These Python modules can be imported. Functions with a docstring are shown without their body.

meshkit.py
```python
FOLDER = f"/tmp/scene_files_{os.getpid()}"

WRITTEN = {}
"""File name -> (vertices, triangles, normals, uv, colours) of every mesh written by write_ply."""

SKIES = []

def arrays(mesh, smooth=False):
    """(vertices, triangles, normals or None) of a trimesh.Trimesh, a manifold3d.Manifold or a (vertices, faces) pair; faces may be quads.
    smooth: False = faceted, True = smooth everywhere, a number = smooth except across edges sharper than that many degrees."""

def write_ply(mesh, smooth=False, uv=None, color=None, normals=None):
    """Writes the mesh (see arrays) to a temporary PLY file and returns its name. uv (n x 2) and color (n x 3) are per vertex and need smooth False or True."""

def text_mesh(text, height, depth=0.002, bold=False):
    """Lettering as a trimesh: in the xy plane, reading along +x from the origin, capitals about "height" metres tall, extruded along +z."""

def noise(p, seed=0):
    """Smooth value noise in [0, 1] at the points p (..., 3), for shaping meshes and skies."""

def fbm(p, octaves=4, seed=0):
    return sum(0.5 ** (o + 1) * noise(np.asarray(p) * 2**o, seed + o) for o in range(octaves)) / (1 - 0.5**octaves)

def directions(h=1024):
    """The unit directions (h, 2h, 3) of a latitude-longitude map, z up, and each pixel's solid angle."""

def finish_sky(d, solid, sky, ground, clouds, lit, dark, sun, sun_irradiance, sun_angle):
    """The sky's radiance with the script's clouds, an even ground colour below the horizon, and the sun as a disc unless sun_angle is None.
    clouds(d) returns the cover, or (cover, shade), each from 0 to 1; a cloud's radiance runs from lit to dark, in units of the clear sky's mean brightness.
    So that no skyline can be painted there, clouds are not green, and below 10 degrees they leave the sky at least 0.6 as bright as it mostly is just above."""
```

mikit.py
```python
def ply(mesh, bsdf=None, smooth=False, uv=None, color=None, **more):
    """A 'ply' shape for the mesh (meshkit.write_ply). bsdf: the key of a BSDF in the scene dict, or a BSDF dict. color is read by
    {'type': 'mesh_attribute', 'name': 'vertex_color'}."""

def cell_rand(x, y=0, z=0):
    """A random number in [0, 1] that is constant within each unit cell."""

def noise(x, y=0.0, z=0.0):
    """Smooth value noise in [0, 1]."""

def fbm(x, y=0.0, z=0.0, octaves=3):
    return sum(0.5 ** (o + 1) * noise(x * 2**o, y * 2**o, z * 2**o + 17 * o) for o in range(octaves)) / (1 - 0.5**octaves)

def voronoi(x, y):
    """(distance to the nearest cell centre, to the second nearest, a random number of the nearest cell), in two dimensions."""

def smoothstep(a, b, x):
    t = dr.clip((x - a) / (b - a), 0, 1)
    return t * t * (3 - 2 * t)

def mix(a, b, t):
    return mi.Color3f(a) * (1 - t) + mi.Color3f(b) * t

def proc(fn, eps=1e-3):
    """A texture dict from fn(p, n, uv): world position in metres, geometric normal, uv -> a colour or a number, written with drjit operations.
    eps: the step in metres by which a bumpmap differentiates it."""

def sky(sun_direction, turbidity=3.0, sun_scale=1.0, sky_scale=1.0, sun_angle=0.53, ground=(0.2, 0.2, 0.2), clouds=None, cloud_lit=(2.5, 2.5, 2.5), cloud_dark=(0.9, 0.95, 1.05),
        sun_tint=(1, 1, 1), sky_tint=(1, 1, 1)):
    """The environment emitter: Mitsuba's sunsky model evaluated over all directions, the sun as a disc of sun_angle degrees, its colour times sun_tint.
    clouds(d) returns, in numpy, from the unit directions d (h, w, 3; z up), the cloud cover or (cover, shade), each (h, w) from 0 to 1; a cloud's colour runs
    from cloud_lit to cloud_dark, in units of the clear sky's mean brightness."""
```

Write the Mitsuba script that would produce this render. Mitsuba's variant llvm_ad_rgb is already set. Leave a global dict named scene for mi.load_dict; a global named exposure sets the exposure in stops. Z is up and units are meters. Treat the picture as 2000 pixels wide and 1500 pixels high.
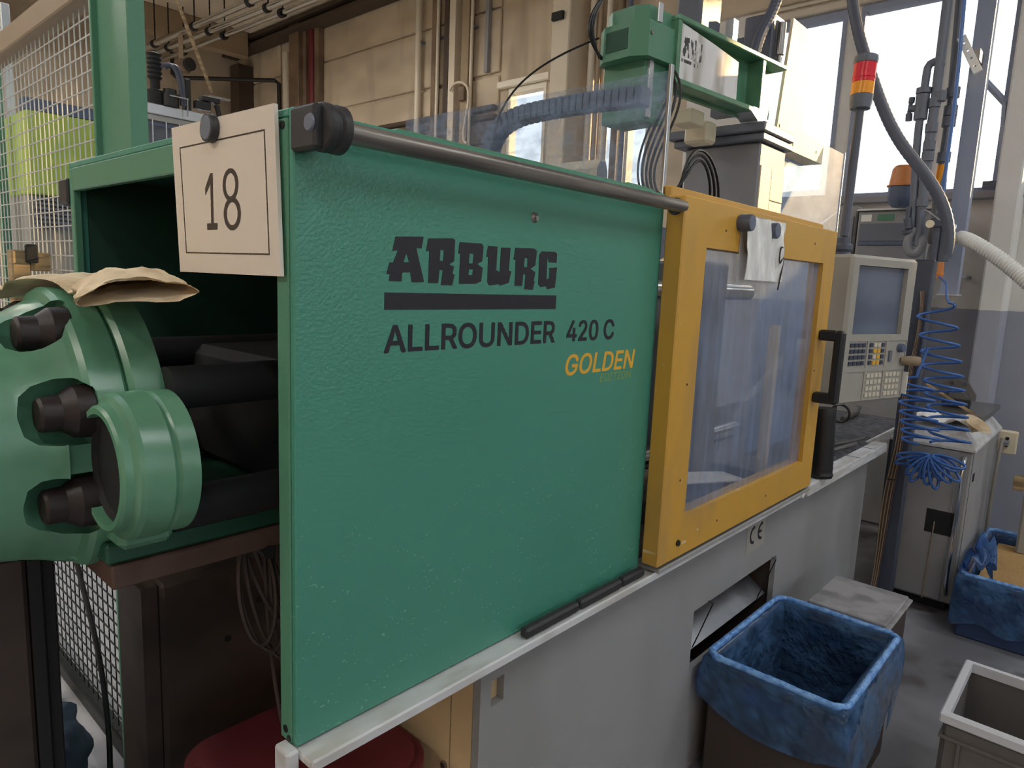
import math, random
import numpy as np, trimesh, mitsuba as mi, drjit as dr
import manifold3d as m3
from shapely.geometry import Polygon, Point, box as sbox
from shapely import affinity
import mikit, meshkit
from mikit import proc, noise, fbm, smoothstep, mix
random.seed(3); rng = np.random.default_rng(3)
PI = math.pi
scene, labels = {'type': 'scene'}, {}
T = mi.ScalarTransform4f

# ---------------------------------------------------------------- camera, sky, exposure
EYE, TGT, UP = [-0.5154, -0.8761, 1.5720], [0.2214, -0.2168, 1.4224], [0.0832, 0.1311, 0.9879]
scene['camera'] = {'type': 'perspective', 'fov': 73.234, 'fov_axis': 'x', 'near_clip': 0.02, 'far_clip': 200.0,
                   'to_world': T().look_at(origin=EYE, target=TGT, up=UP)}
exposure = 1.06
def cloud_fn(d):
    return meshkit.fbm(d * 2.5, 3, 5) * 0.5 + 0.25
SUN = (0.86, -0.44, 0.26)
scene['sky'] = mikit.sky(SUN, turbidity=4.0, sun_scale=3.2, sky_scale=5.6, sun_angle=0.9, ground=(0.25, 0.25, 0.24),
                         clouds=cloud_fn, cloud_lit=(1.9, 1.9, 1.9), cloud_dark=(1.2, 1.25, 1.3), sun_tint=(1, 0.97, 0.93), sky_tint=(0.89, 0.98, 1.12))

# ---------------------------------------------------------------- materials
def lin(r, g, b):
    return [float(((c / 255 + 0.055) / 1.055) ** 2.4 if c > 10 else c / 255 / 12.92) for c in (r, g, b)]
def tex(c): return c if isinstance(c, dict) else {'type': 'rgb', 'value': c}
def prin(name, c, rough=0.5, metal=0.0, **k):
    d = {'type': 'principled', 'base_color': tex(c), 'roughness': rough, 'metallic': metal}
    d.update(k)
    scene[name] = {'type': 'twosided', 'bsdf': d}
    return name
def mottled(a, b, sx, sy, sz, lo=0.35, hi=0.7, seed=0.0):
    a, b = lin(*a), lin(*b)
    return proc(lambda p, n, uv: mix(a, b, smoothstep(lo, hi, fbm(p.x * sx + seed, p.y * sy, p.z * sz))))

def green_fn(p, n, uv):
    base = mix(lin(66, 134, 114), lin(75, 143, 123), fbm(p.x * 3, p.y * 3, p.z * 3))
    speck = smoothstep(0.86, 0.92, noise(p.x * 230, p.y * 230, p.z * 230)) * smoothstep(1.45, 0.9, p.z) * smoothstep(0.5, 0.62, noise(p.x * 31, p.y * 31, p.z * 31))
    return mix(base, lin(150, 190, 175), speck * 0.5)
scene['m_green'] = {'type': 'twosided', 'b': {'type': 'bumpmap', 'arbitrary': proc(lambda p, n, uv: fbm(p.x * 260, p.y * 260, p.z * 260, 2), 4e-4), 'scale': 0.0007,
                    'b': {'type': 'principled', 'base_color': proc(green_fn), 'roughness': 0.33, 'specular': 0.6}}}
prin('m_green_plain', lin(82, 134, 108), 0.42)
prin('m_green_cast', mottled((92, 140, 112), (80, 126, 100), 14, 14, 14), 0.3, specular=0.6)
prin('m_guard_shade', lin(30, 66, 54), 0.6)  # dark green that carries the shade inside the guard
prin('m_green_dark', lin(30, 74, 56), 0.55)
def yellow_fn(p, n, uv):
    d = smoothstep(0.45, 0.75, fbm(p.x * 9, p.y * 9, p.z * 3))
    chip = smoothstep(0.83, 0.86, noise(p.x * 60, p.y * 60, p.z * 60)) * smoothstep(0.6, 0.7, noise(p.x * 11, p.y * 11, p.z * 11))
    return mix(mix(lin(200, 152, 60), lin(186, 144, 72), d), lin(220, 200, 160), chip * 0.7)
prin('m_yellow', proc(yellow_fn), 0.42)
prin('m_beige', mottled((150, 150, 151), (140, 140, 139), 4, 4, 2), 0.5)
prin('m_beige_warm', mottled((206, 182, 142), (194, 168, 128), 4, 4, 2), 0.55)  # on the end panel, warm hall light is put into the beige
prin('m_ledge', mottled((205, 206, 208), (186, 184, 180), 9, 30, 30), 0.4)
prin('m_panel', lin(160, 156, 148), 0.5)
prin('m_black', lin(28, 28, 30), 0.45)
prin('m_print', lin(34, 34, 42), 0.5)
prin('m_rubber', lin(46, 45, 48), 0.5)
prin('m_cap', lin(36, 26, 25), 0.5)
prin('m_steel', lin(150, 148, 146), 0.3, 0.9)
prin('m_tube', mottled((150, 144, 138), (112, 106, 102), 5, 60, 60), 0.35, 0.6)
prin('m_chrome', lin(205, 208, 212), 0.15, 1.0)
prin('m_galv', mottled((178, 182, 188), (150, 154, 160), 8, 8, 8), 0.35, 0.85)
prin('m_paper', lin(214, 203, 190), 0.35, clearcoat=0.8, clearcoat_gloss=0.95)
prin('m_ink', lin(58, 50, 44), 0.4)
prin('m_white', lin(232, 232, 228), 0.5)
prin('m_golden', lin(222, 170, 60), 0.45)
prin('m_golden_dull', lin(130, 158, 84), 0.5)
prin('m_dark', lin(26, 26, 28), 0.7)
prin('m_brown_dark', mottled((70, 58, 52), (54, 46, 42), 6, 6, 6), 0.7)
prin('m_rust', lin(84, 62, 54), 0.7)
prin('m_cloth', mottled((210, 192, 162), (184, 164, 132), 22, 22, 22), 0.95, sheen=0.4)
prin('m_red', lin(96, 28, 34), 0.6)
prin('m_red_lens', lin(214, 30, 46), 0.25, emission_dummy=0) if False else prin('m_red_lens', lin(226, 34, 54), 0.25)
prin('m_amber', lin(250, 160, 30), 0.25)
prin('m_orange_old', lin(206, 132, 76), 0.4)
prin('m_bluegrey', lin(86, 98, 122), 0.4)
prin('m_hose_dark', lin(80, 85, 100), 0.4)  # lightened and blued, window glare is in the colour
prin('m_hose_blue', lin(62, 104, 172), 0.28)
prin('m_hose_white', lin(222, 222, 218), 0.45)
prin('m_wood', mottled((164, 142, 108), (128, 106, 78), 5, 5, 60), 0.7)
prin('m_lime', lin(172, 196, 92), 0.6)
prin('m_mesh', lin(196, 198, 196), 0.45, 0.3)
prin('m_mesh_backlit', lin(30, 36, 36), 0.5, 0.2)  # same fence steel, darkened in the colour to look backlit
prin('m_rail_beige', lin(150, 132, 110), 0.6)
prin('m_pipe_beige', lin(206, 196, 180), 0.5)
prin('m_pipe_brown', mottled((126, 106, 88), (100, 84, 70), 3, 3, 3), 0.6)
prin('m_pipe_red', lin(104, 34, 38), 0.5)
prin('m_crate_grey', lin(96, 92, 90), 0.55)
prin('m_crate_rim', lin(196, 198, 204), 0.5)
prin('m_crate_brown', lin(64, 54, 50), 0.6)
prin('m_lid', mottled((158, 156, 158), (126, 125, 128), 16, 16, 16), 0.6)
prin('m_granules', mottled((186, 150, 100), (166, 132, 86), 300, 300, 300), 0.9)
prin('m_worktop', mottled((92, 94, 100), (66, 68, 74), 50, 50, 50, 0.3, 0.7), 0.5)
prin('m_cream', lin(226, 214, 188), 0.55)
prin('m_grey', lin(132, 134, 140), 0.5)
prin('m_greydark', lin(104, 109, 122), 0.45)  # raised towards blue grey to hold the veil of window glare
prin('m_screen', proc(lambda p, n, uv: mix(lin(84, 93, 112), lin(104, 112, 132), smoothstep(0.2, 0.8, fbm(p.x * 5, p.y * 5, p.z * 8)))), 0.22)
prin('m_key_dark', lin(60, 66, 84), 0.5)
prin('m_key_light', lin(202, 196, 178), 0.5)
prin('m_alu', lin(196, 200, 206), 0.35, 0.7)
def wall_fn(p, n, uv):
    t = fbm(p.x * 1.1, p.y * 1.1, p.z * 2.2)
    c = mix(lin(198, 184, 164), lin(172, 158, 140), smoothstep(0.3, 0.75, t))
    streak = smoothstep(0.55, 0.8, fbm(p.x * 5, p.y * 5, p.z * 0.6))
    return mix(c, lin(134, 122, 108), streak * 0.45)
prin('m_wall', proc(wall_fn), 0.8)
def dado_fn(p, n, uv):
    t = fbm(p.x * 2, p.y * 2, p.z * 2)
    up = mix(lin(222, 221, 218), lin(204, 202, 198), t)
    dn = mix(lin(160, 164, 176), lin(144, 148, 160), t)
    return mix(dn, up, smoothstep(1.505, 1.51, p.z + 0.004 * noise(p.y * 30)))
prin('m_dado', proc(dado_fn), 0.65)
prin('m_ceiling', mottled((210, 200, 182), (196, 184, 166), 1, 1, 1), 0.8)
prin('m_beam', lin(150, 130, 106), 0.7)
prin('m_purlin', lin(70, 58, 50), 0.7)
prin('m_winframe', lin(140, 150, 172), 0.5)  # bluish tone includes the glare around the windows
prin('m_winframe_white', lin(226, 220, 206), 0.5)
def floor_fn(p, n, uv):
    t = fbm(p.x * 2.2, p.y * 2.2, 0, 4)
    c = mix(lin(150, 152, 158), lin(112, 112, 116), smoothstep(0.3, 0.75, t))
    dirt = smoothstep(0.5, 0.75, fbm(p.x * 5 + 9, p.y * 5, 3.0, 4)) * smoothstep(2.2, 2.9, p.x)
    c = mix(c, lin(206, 208, 214), smoothstep(1.0, 1.3, p.y))  # paler past the machine: light reflected off the floor, put into its colour
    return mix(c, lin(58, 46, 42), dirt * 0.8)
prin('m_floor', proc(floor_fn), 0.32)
scene['m_glass'] = {'type': 'thindielectric', 'int_ior': 1.5}
def acrylic(name, fn, col, rough=0.5):
    scene[name] = {'type': 'blendbsdf', 'weight': proc(fn), 'a': {'type': 'thindielectric', 'int_ior': 1.49},
                   'b': {'type': 'twosided', 'b': {'type': 'principled', 'base_color': tex(col), 'roughness': rough}}}
acrylic('m_door_pane', lambda p, n, uv: 0.16 + 0.20 * smoothstep(0.30, 0.75, fbm(p.x * 40, 0.0, p.z * 3.5, 4)) + 0.16 * smoothstep(0.3, 0.7, fbm(p.x * 7, 0.0, p.z * 5)) + 0.10 * fbm(p.x * 150, 0.0, p.z * 14), lin(138, 152, 182))
acrylic('m_guard_pane', lambda p, n, uv: 0.20 + 0.30 * smoothstep(0.35, 0.8, fbm(p.y * 22, p.x, p.z * 22, 4)) + 0.20 * smoothstep(0.5, 0.9, fbm(p.y * 10, p.x * 3, p.z * 60)), lin(140, 158, 192))
scene['m_bag'] = {'type': 'blendbsdf', 'weight': proc(lambda p, n, uv: 0.20 + 0.34 * smoothstep(0.35, 0.7, fbm(p.x * 11, p.y * 11, p.z * 11))),
                  'a': {'type': 'thindielectric', 'int_ior': 1.5, 'specular_transmittance': {'type': 'rgb', 'value': [0.32, 0.46, 0.68]}},
                  'b': {'type': 'bumpmap', 'arbitrary': proc(lambda p, n, uv: fbm(p.x * 26, p.y * 26, p.z * 26, 4) * 0.7 + 0.3 * dr.abs(fbm(p.x * 55, p.y * 55, p.z * 55) - 0.5), 2e-3), 'scale': 0.03, 'b': {'type': 'principledthin', 'base_color': {'type': 'rgb', 'value': lin(112, 158, 214)}, 'roughness': 0.24, 'diff_trans': 0.7, 'spec_trans': 0.0}}}
scene['m_clear_film'] = {'type': 'blendbsdf', 'weight': 0.45, 'a': {'type': 'thindielectric', 'int_ior': 1.5},
                         'b': {'type': 'principledthin', 'base_color': {'type': 'rgb', 'value': [0.75, 0.76, 0.78]}, 'roughness': 0.25, 'diff_trans': 0.6}}


def plate_fn(p, n, uv):
    w = smoothstep(0.45, 0.7, fbm(p.x * 14, p.z * 5, 0.0, 3))
    return mix(lin(222, 222, 224), lin(176, 172, 168), w)
prin('m_plate', proc(plate_fn), 0.4)
prin('m_worn_print', proc(lambda p, n, uv: mix(lin(48, 48, 52), lin(210, 210, 210), smoothstep(0.45, 0.6, fbm(p.x * 120, p.z * 30, 0.0) + 1.4 * (p.x - 1.70)))), 0.5)
prin('m_post', lin(68, 74, 88), 0.5)
prin('m_bag_fold_light', mottled((128, 176, 232), (84, 134, 200), 60, 60, 60), 0.25, specular=0.7)  # pale blue with the bright rim highlight painted in
prin('m_pouch', lin(226, 226, 224), 0.3, specular=0.8)
prin('m_bin_blue', lin(44, 62, 96), 0.5)
acrylic('m_clear_sheet', lambda p, n, uv: 0.22 + 0.2 * fbm(p.x * 9, p.y, p.z * 9), lin(150, 180, 220))  # bluish haze mixed in stands for window glare on the sheet
scene['m_film_blue'] = {'type': 'principledthin', 'base_color': {'type': 'rgb', 'value': lin(120, 134, 160)}, 'roughness': 0.3, 'diff_trans': 0.7}

# ---------------------------------------------------------------- mesh helpers
cat = lambda *ms: trimesh.util.concatenate([m for m in (ms[0] if len(ms) == 1 and isinstance(ms[0], (list, tuple)) else ms)])
def bx(x0, x1, y0, y1, z0, z1, c=0.0):
    x0, x1 = sorted((x0, x1)); y0, y1 = sorted((y0, y1)); z0, z1 = sorted((z0, z1))
    c = min(c, (x1 - x0) * .45, (y1 - y0) * .45, (z1 - z0) * .45)
    if c <= 0:
        m = trimesh.creation.box((x1 - x0, y1 - y0, z1 - z0)); m.apply_translation(((x0 + x1) / 2, (y0 + y1) / 2, (z0 + z1) / 2)); return m
    P = []
    for X, sx in ((x0, 1), (x1, -1)):
        for Y, sy in ((y0, 1), (y1, -1)):
            for Z, sz in ((z0, 1), (z1, -1)):
                P += [(X, Y + sy * c, Z + sz * c), (X + sx * c, Y, Z + sz * c), (X + sx * c, Y + sy * c, Z)]
    return trimesh.convex.convex_hull(np.array(P))
def frame_of(d):
    d = np.asarray(d, float); d = d / np.linalg.norm(d)
    a = np.cross(d, [0, 0, 1.0]) if abs(d[2]) < 0.95 else np.cross(d, [1.0, 0, 0])
    a /= np.linalg.norm(a)
    return a, np.cross(d, a), d
def cyl(p, q, r, r2=None, n=20):
    p, q = np.asarray(p, float), np.asarray(q, float)
    return lathe([(0, 0), (r, 0), (r if r2 is None else r2, np.linalg.norm(q - p)), (0, np.linalg.norm(q - p))], p, q - p, n)
def lathe(prof, o, axis, n=28):
    a, b, d = frame_of(axis)
    prof = np.asarray(prof, float); t = np.arange(n) / n * 2 * PI
    V = (np.asarray(o, float) + prof[:, None, 1, None] * d + prof[:, None, 0, None] * (np.cos(t)[None, :, None] * a + np.sin(t)[None, :, None] * b)).reshape(-1, 3)
    F = []
    for i in range(len(prof) - 1):
        for j in range(n):
            k = (j + 1) % n
            A, B, C_, D = i * n + j, i * n + k, (i + 1) * n + k, (i + 1) * n + j
            if prof[i, 0] > 1e-9: F.append((A, B, C_) if prof[i + 1, 0] > 1e-9 else (A, B, C_))
            if prof[i + 1, 0] > 1e-9: F.append((A, C_, D))
    m = trimesh.Trimesh(V, F, process=True); m.merge_vertices()
    return m
def spline(pts, n=60):
    from scipy.interpolate import CubicSpline
    pts = np.asarray(pts, float); s = np.r_[0, np.cumsum(np.linalg.norm(np.diff(pts, axis=0), axis=1))]
    return CubicSpline(s, pts)(np.linspace(0, s[-1], n))
def tube(pts, r, n=8, closed=False):
    p = np.asarray(pts, float); m = len(p)
    t = np.gradient(p, axis=0)
    if closed: t = np.roll(p, -1, 0) - np.roll(p, 1, 0)
    t /= np.linalg.norm(t, axis=1, keepdims=True) + 1e-12
    a = np.zeros_like(p); a[0] = frame_of(t[0])[0]
    for i in range(1, m):
        v = a[i - 1] - t[i] * (a[i - 1] @ t[i]); a[i] = v / np.linalg.norm(v)
    b = np.cross(t, a); R = np.broadcast_to(np.asarray(r, float), (m,))
    g = np.arange(n) / n * 2 * PI
    V = (p[:, None] + R[:, None, None] * (np.cos(g)[None, :, None] * a[:, None] + np.sin(g)[None, :, None] * b[:, None])).reshape(-1, 3)
    F = []
    for i in range(m if closed else m - 1):
        i2 = (i + 1) % m
        for j in range(n):
            k = (j + 1) % n
            F += [(i * n + j, i * n + k, i2 * n + k), (i * n + j, i2 * n + k, i2 * n + j)]
    if not closed:
        V = np.vstack([V, p[0], p[-1]]); c0, c1 = m * n, m * n + 1
        for j in range(n):
            k = (j + 1) % n
            F += [(c0, k, j), (c1, (m - 1) * n + j, (m - 1) * n + k)]
    return trimesh.Trimesh(V, F, process=False)
def prism(poly, o, u, v, h):
    """polygon in the plane (o,u,v), extruded by h along u x v"""
    if not hasattr(poly, 'geom_type'): poly = Polygon(poly)
    poly = poly.buffer(0)
    ms = [trimesh.creation.extrude_polygon(g, abs(h), engine='earcut') for g in getattr(poly, 'geoms', [poly])]
    m = cat(ms); u, v = np.asarray(u, float), np.asarray(v, float); w = np.cross(u, v)
    M = np.eye(4); M[:3, 0], M[:3, 1], M[:3, 2], M[:3, 3] = u, v, w, o
    if h < 0: m.apply_translation((0, 0, h))
    m.apply_transform(M); return m
def text_fit(s, w, h, depth=0.0008, bold=False, shear=0.0):
    m = meshkit.text_mesh(s, h, depth, bold)
    lo, hi = m.bounds
    m.apply_translation((-lo[0], -lo[1], 0)); m.apply_scale((1, 1, 1))
    M = np.diag([w / (hi[0] - lo[0]), h / (hi[1] - lo[1]), 1, 1.0]); M[0, 1] = shear * M[1, 1]
    if shear: M[0, 0] = (w - shear * h) / (hi[0] - lo[0])
    m.apply_transform(M); return m
def place(m, o, u, v):
    u, v = np.asarray(u, float), np.asarray(v, float)
    M = np.eye(4); M[:3, 0], M[:3, 1], M[:3, 2], M[:3, 3] = u, v, np.cross(u, v), o
    m = m.copy(); m.apply_transform(M); return m
XF, ZF = (1, 0, 0), (0, 0, 1)          # faces -y
YN = (0, -1, 0)                         # u for faces looking to -x
def xf(m, o, yaw):
    M = trimesh.transformations.rotation_matrix(yaw, (0, 0, 1)); M[:3, 3] = o
    m = m.copy(); m.apply_transform(M); return m
def man(m):
    m = m.copy(); m.merge_vertices()
    return m3.Manifold(m3.Mesh(np.asarray(m.vertices, np.float32), np.asarray(m.faces, np.uint32)))
def tm(M):
    k = M.to_mesh(); return trimesh.Trimesh(np.array(k.vert_properties[:, :3]), np.array(k.tri_verts), process=False)
def cut(a, *bs):
    A = man(a)
    for b in bs: A = A - man(b)
    return tm(A)

used = {}
def obj(name, mesh, mat, parent=None, smooth=30, label=None):
    key = (parent + '__' if parent else '') + name
    n = used.get(key, 0); used[key] = n + 1
    if n: key += f'_{n:03d}'
    scene[key] = mikit.ply(mesh, mat, smooth)
    if label: labels[key] = {'label': label}
    return key
def thing(name, label, category, group=None, kind=None):
    n = used.get(name, 0); used[name] = n + 1
    key = name + (f'_{n:03d}' if n else '')
    labels[key] = {'label': label, 'category': category}
    if group: labels[key]['group'] = group
    if kind: labels[key]['kind'] = kind
    return key
def one(name, mesh, mat, label, category, group=None, kind=None, smooth=30):
    key = thing(name, label, category, group, kind)
    scene[key] = mikit.ply(mesh, mat, smooth)
    return key
def struct(name, mesh, mat, label, smooth=False):
    scene[name] = mikit.ply(mesh, mat, smooth); labels[name] = {'label': label, 'kind': 'structure'}
    return name
#@@STRUCT
# ---------------------------------------------------------------- the hall
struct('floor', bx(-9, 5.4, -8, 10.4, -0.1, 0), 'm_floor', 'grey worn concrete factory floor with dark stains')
struct('ceiling', prism(sbox(-9, -8, 5.4, 10.4).difference(sbox(-3.0, 2.2, 2.4, 6.4)), (0, 0, 4.95), (1, 0, 0), (0, 1, 0), 0.15), 'm_ceiling', 'pale beige roof of the hall with a rooflight added to light the floor')  # roof opening added to let sky brighten the floor behind the fence
for xx in np.arange(-3.0, 2.41, 0.9): struct(f'trim_{10 + int(round((xx + 3) / .9))}', bx(xx - .03, xx + .03, 2.2, 6.4, 4.95, 5.02), 'm_winframe_white', 'white glazing bar of the added rooflight')
XW = 5.0
# window wall at x = 5: openings (y0, y1, z0, z1)
WIN = [(0.30, 0.86, 2.27, 3.60), (0.955, 1.62, 2.27, 3.60), (-0.09, 0.255, 2.27, 3.60), (-1.35, -0.30, 2.27, 3.60),
       (2.55, 2.80, 2.27, 3.53), (2.86, 3.10, 2.27, 3.53), (3.76, 4.27, 2.27, 3.53)]
poly = sbox(-8, 0, 10.2, 4.95)
for y0, y1, z0, z1 in WIN: poly = poly.difference(sbox(y0, z0, y1, z1))
up = poly.intersection(sbox(-8, 0, 2.2, 4.95)); 
w = prism(up, (XW, 0, 0), (0, 1, 0), (0, 0, 1), 0.10)
struct('wall_right', w, 'm_dado', 'pale wall with grey dado and tall windows behind the machine')
w2 = prism(poly.intersection(sbox(2.2, 0, 10.2, 4.95)), (XW, 0, 0), (0, 1, 0), (0, 0, 1), 0.10)
struct('wall_end', w2, 'm_wall', 'brownish beige wall of large precast panels with pipes')
# precast panels of the wall, recessed joints between them
zs = [(0.02, 1.30), (1.32, 2.22), (3.72, 4.34), (4.36, 4.94), (2.24, 3.68)]
for (ya, yb) in ((4.4, 8.1), (8.8, 10.0)):
    for za, zb in zs:
        obj('panel', bx(XW - 0.03, XW, ya, yb, za, zb, 0.008), 'm_wall', 'wall_end', False)
for za, zb in zs[2:4]:
    obj('panel', bx(XW - 0.03, XW, 2.25, 3.2, za, zb, 0.008), 'm_wall', 'wall_end', False)
    obj('panel', bx(XW - 0.03, XW, -1.5, 2.2, za, zb, 0.008), 'm_wall', 'wall_right', False)
struct('trim_1', cat(bx(XW - 0.05, XW, -1.5, 1.7, 3.605, 3.655, .006), bx(XW - 0.03, XW, -1.5, 1.7, 3.68, 3.70)), 'm_pipe_beige', 'light moulding along the top of the tall windows')
struct('wall_back', bx(-9, 5.3, 10.1, 10.35, 0, 4.95), 'm_wall', 'beige far wall of the hall')
fw = sbox(-9, 0, 5.4, 4.95)
for x0 in np.arange(-8.6, 5.0, 1.7): fw = fw.difference(sbox(x0, 1.5, x0 + 1.5, 4.7))
struct('wall_front', prism(fw, (0, -6.0, 0), XF, ZF, 0.2), 'm_wall', 'hall wall with a long band of windows behind the viewer')
struct('wall_left', bx(-9.2, -9, -8, 10.3, 0, 4.95), 'm_wall', 'beige wall on the far side of the hall')
for i, (y0, y1, z0, z1) in enumerate(WIN):
    white = i >= 4
    fm = 'm_winframe_white' if white else 'm_winframe'
    t = 0.028 if i < 4 else 0.035
    fr = cat(bx(XW - .01, XW + .09, y0, y0 + t, z0, z1), bx(XW - .01, XW + .09, y1 - t, y1, z0, z1), bx(XW - .01, XW + .09, y0 + t, y1 - t, z1 - t * 1.6, z1), bx(XW - .01, XW + .09, y0 + t, y1 - t, z0, z0 + t))
    k = f'window_{i + 1}'
    labels[k] = {'label': ['window behind the signal tower', 'window behind the handling robot', 'window beside the steel channel post', 'window right of the concrete pillar', 'narrow window left of the green robot arm', 'narrow window beside the fluted pipes', 'small white framed window behind the clear guard'][i], 'kind': 'structure'}
    obj('frame', fr, fm, k, False)
    obj('pane', bx(XW + .05, XW + .051, y0 + t, y1 - t, z0 + t, z1 - t) if False else trimesh.Trimesh([(XW + .05, y0 + t, z0 + t), (XW + .05, y1 - t, z0 + t), (XW + .05, y1 - t, z1 - t), (XW + .05, y0 + t, z1 - t)], [(0, 1, 2), (0, 2, 3)]), 'm_glass', k, False)
struct('trim_2', bx(XW - 0.08, XW, -1.5, 1.7, 2.22, 2.27, .006), 'm_grey', 'grey cable ledge under the tall windows')
struct('trim_3', bx(XW - 0.06, XW, 3.7, 4.4, 3.535, 3.6, .006), 'm_winframe_white', 'white lintel over the small window')
struct('pillar_1', bx(4.69, XW, 3.268, 3.478, 0, 4.95, .01), 'm_ceiling', 'cream concrete pillar left of the robot arm')
struct('pillar_2', bx(4.75, XW, -0.247, -0.118, 0, 4.95, .01), 'm_dado', 'pale concrete pillar at the right edge')
struct('pillar_3', bx(4.80, XW, 8.03, 8.275, 0, 4.9, .01), 'm_pipe_brown', 'brown steel stanchion on the end wall')
struct('pillar_4', cat(bx(4.755, 4.98, 9.58, 9.80, 0, 4.6), bx(4.72, 4.754, 9.56, 9.82, 0, 4.6)), 'm_purlin', 'dark corner stanchion of the hall')
struct('trim_4', cat(bx(4.72, 4.96, 4.0, 10.08, 4.77, 4.81), bx(4.82, 4.86, 4.0, 10.08, 4.81, 4.9), bx(4.72, 4.96, 4.0, 10.08, 4.88, 4.92)), 'm_purlin', 'dark steel purlin along the top of the end wall')
struct('trim_5', cat(bx(4.9, 4.99, 4.4, 8.1, 3.33, 3.38, .01), bx(4.92, 4.99, 4.4, 8.1, 3.24, 3.29, .01), bx(4.9, 5.0, 4.4, 8.1, 3.0, 3.2)), 'm_purlin', 'dark ledge on the lower end wall')
# roof beams
for i, (xa, za) in enumerate(((-4.2, 4.2), (-6.6, 4.2))):
    struct(f'beam_{i + 1}', bx(xa, xa + 0.24, -7.5, 10, 4.5, 4.95, .01), 'm_beam', 'beige roof beam running through the hall')
for i, ya in enumerate((1.6, 9.2)):
    struct(f'beam_{i + 3}', bx(-8.8, 4.7, ya, ya + 0.16, 4.6, 4.95, .01), 'm_rail_beige', 'beige cross beam under the roof')

def ceiling_lamp(x, y, label, power, tint=(1, .93, .82)):
    k = thing('ceiling_lamp', label, 'ceiling lamp', 'ceiling lamps of the hall')
    obj('housing', bx(x - .16, x + .16, y - .85, y + .85, 4.4, 4.48, .01), 'm_white', k, False)
    obj('rod', cat(bx(x - .01, x + .01, y - .6, y - .58, 4.48, 4.95), bx(x - .01, x + .01, y + .58, y + .6, 4.48, 4.95)), 'm_steel', k, False)
    q = trimesh.Trimesh([(x - .14, y - .8, 4.397), (x - .14, y + .8, 4.397), (x + .14, y + .8, 4.397), (x + .14, y - .8, 4.397)], [(0, 1, 2), (0, 2, 3)])
    d = mikit.ply(q, 'm_white', False); d['emitter'] = {'type': 'area', 'radiance': {'type': 'rgb', 'value': [power * c for c in tint]}}
    scene[k + '__diffuser'] = d
LAMPW = 21.0
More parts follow.
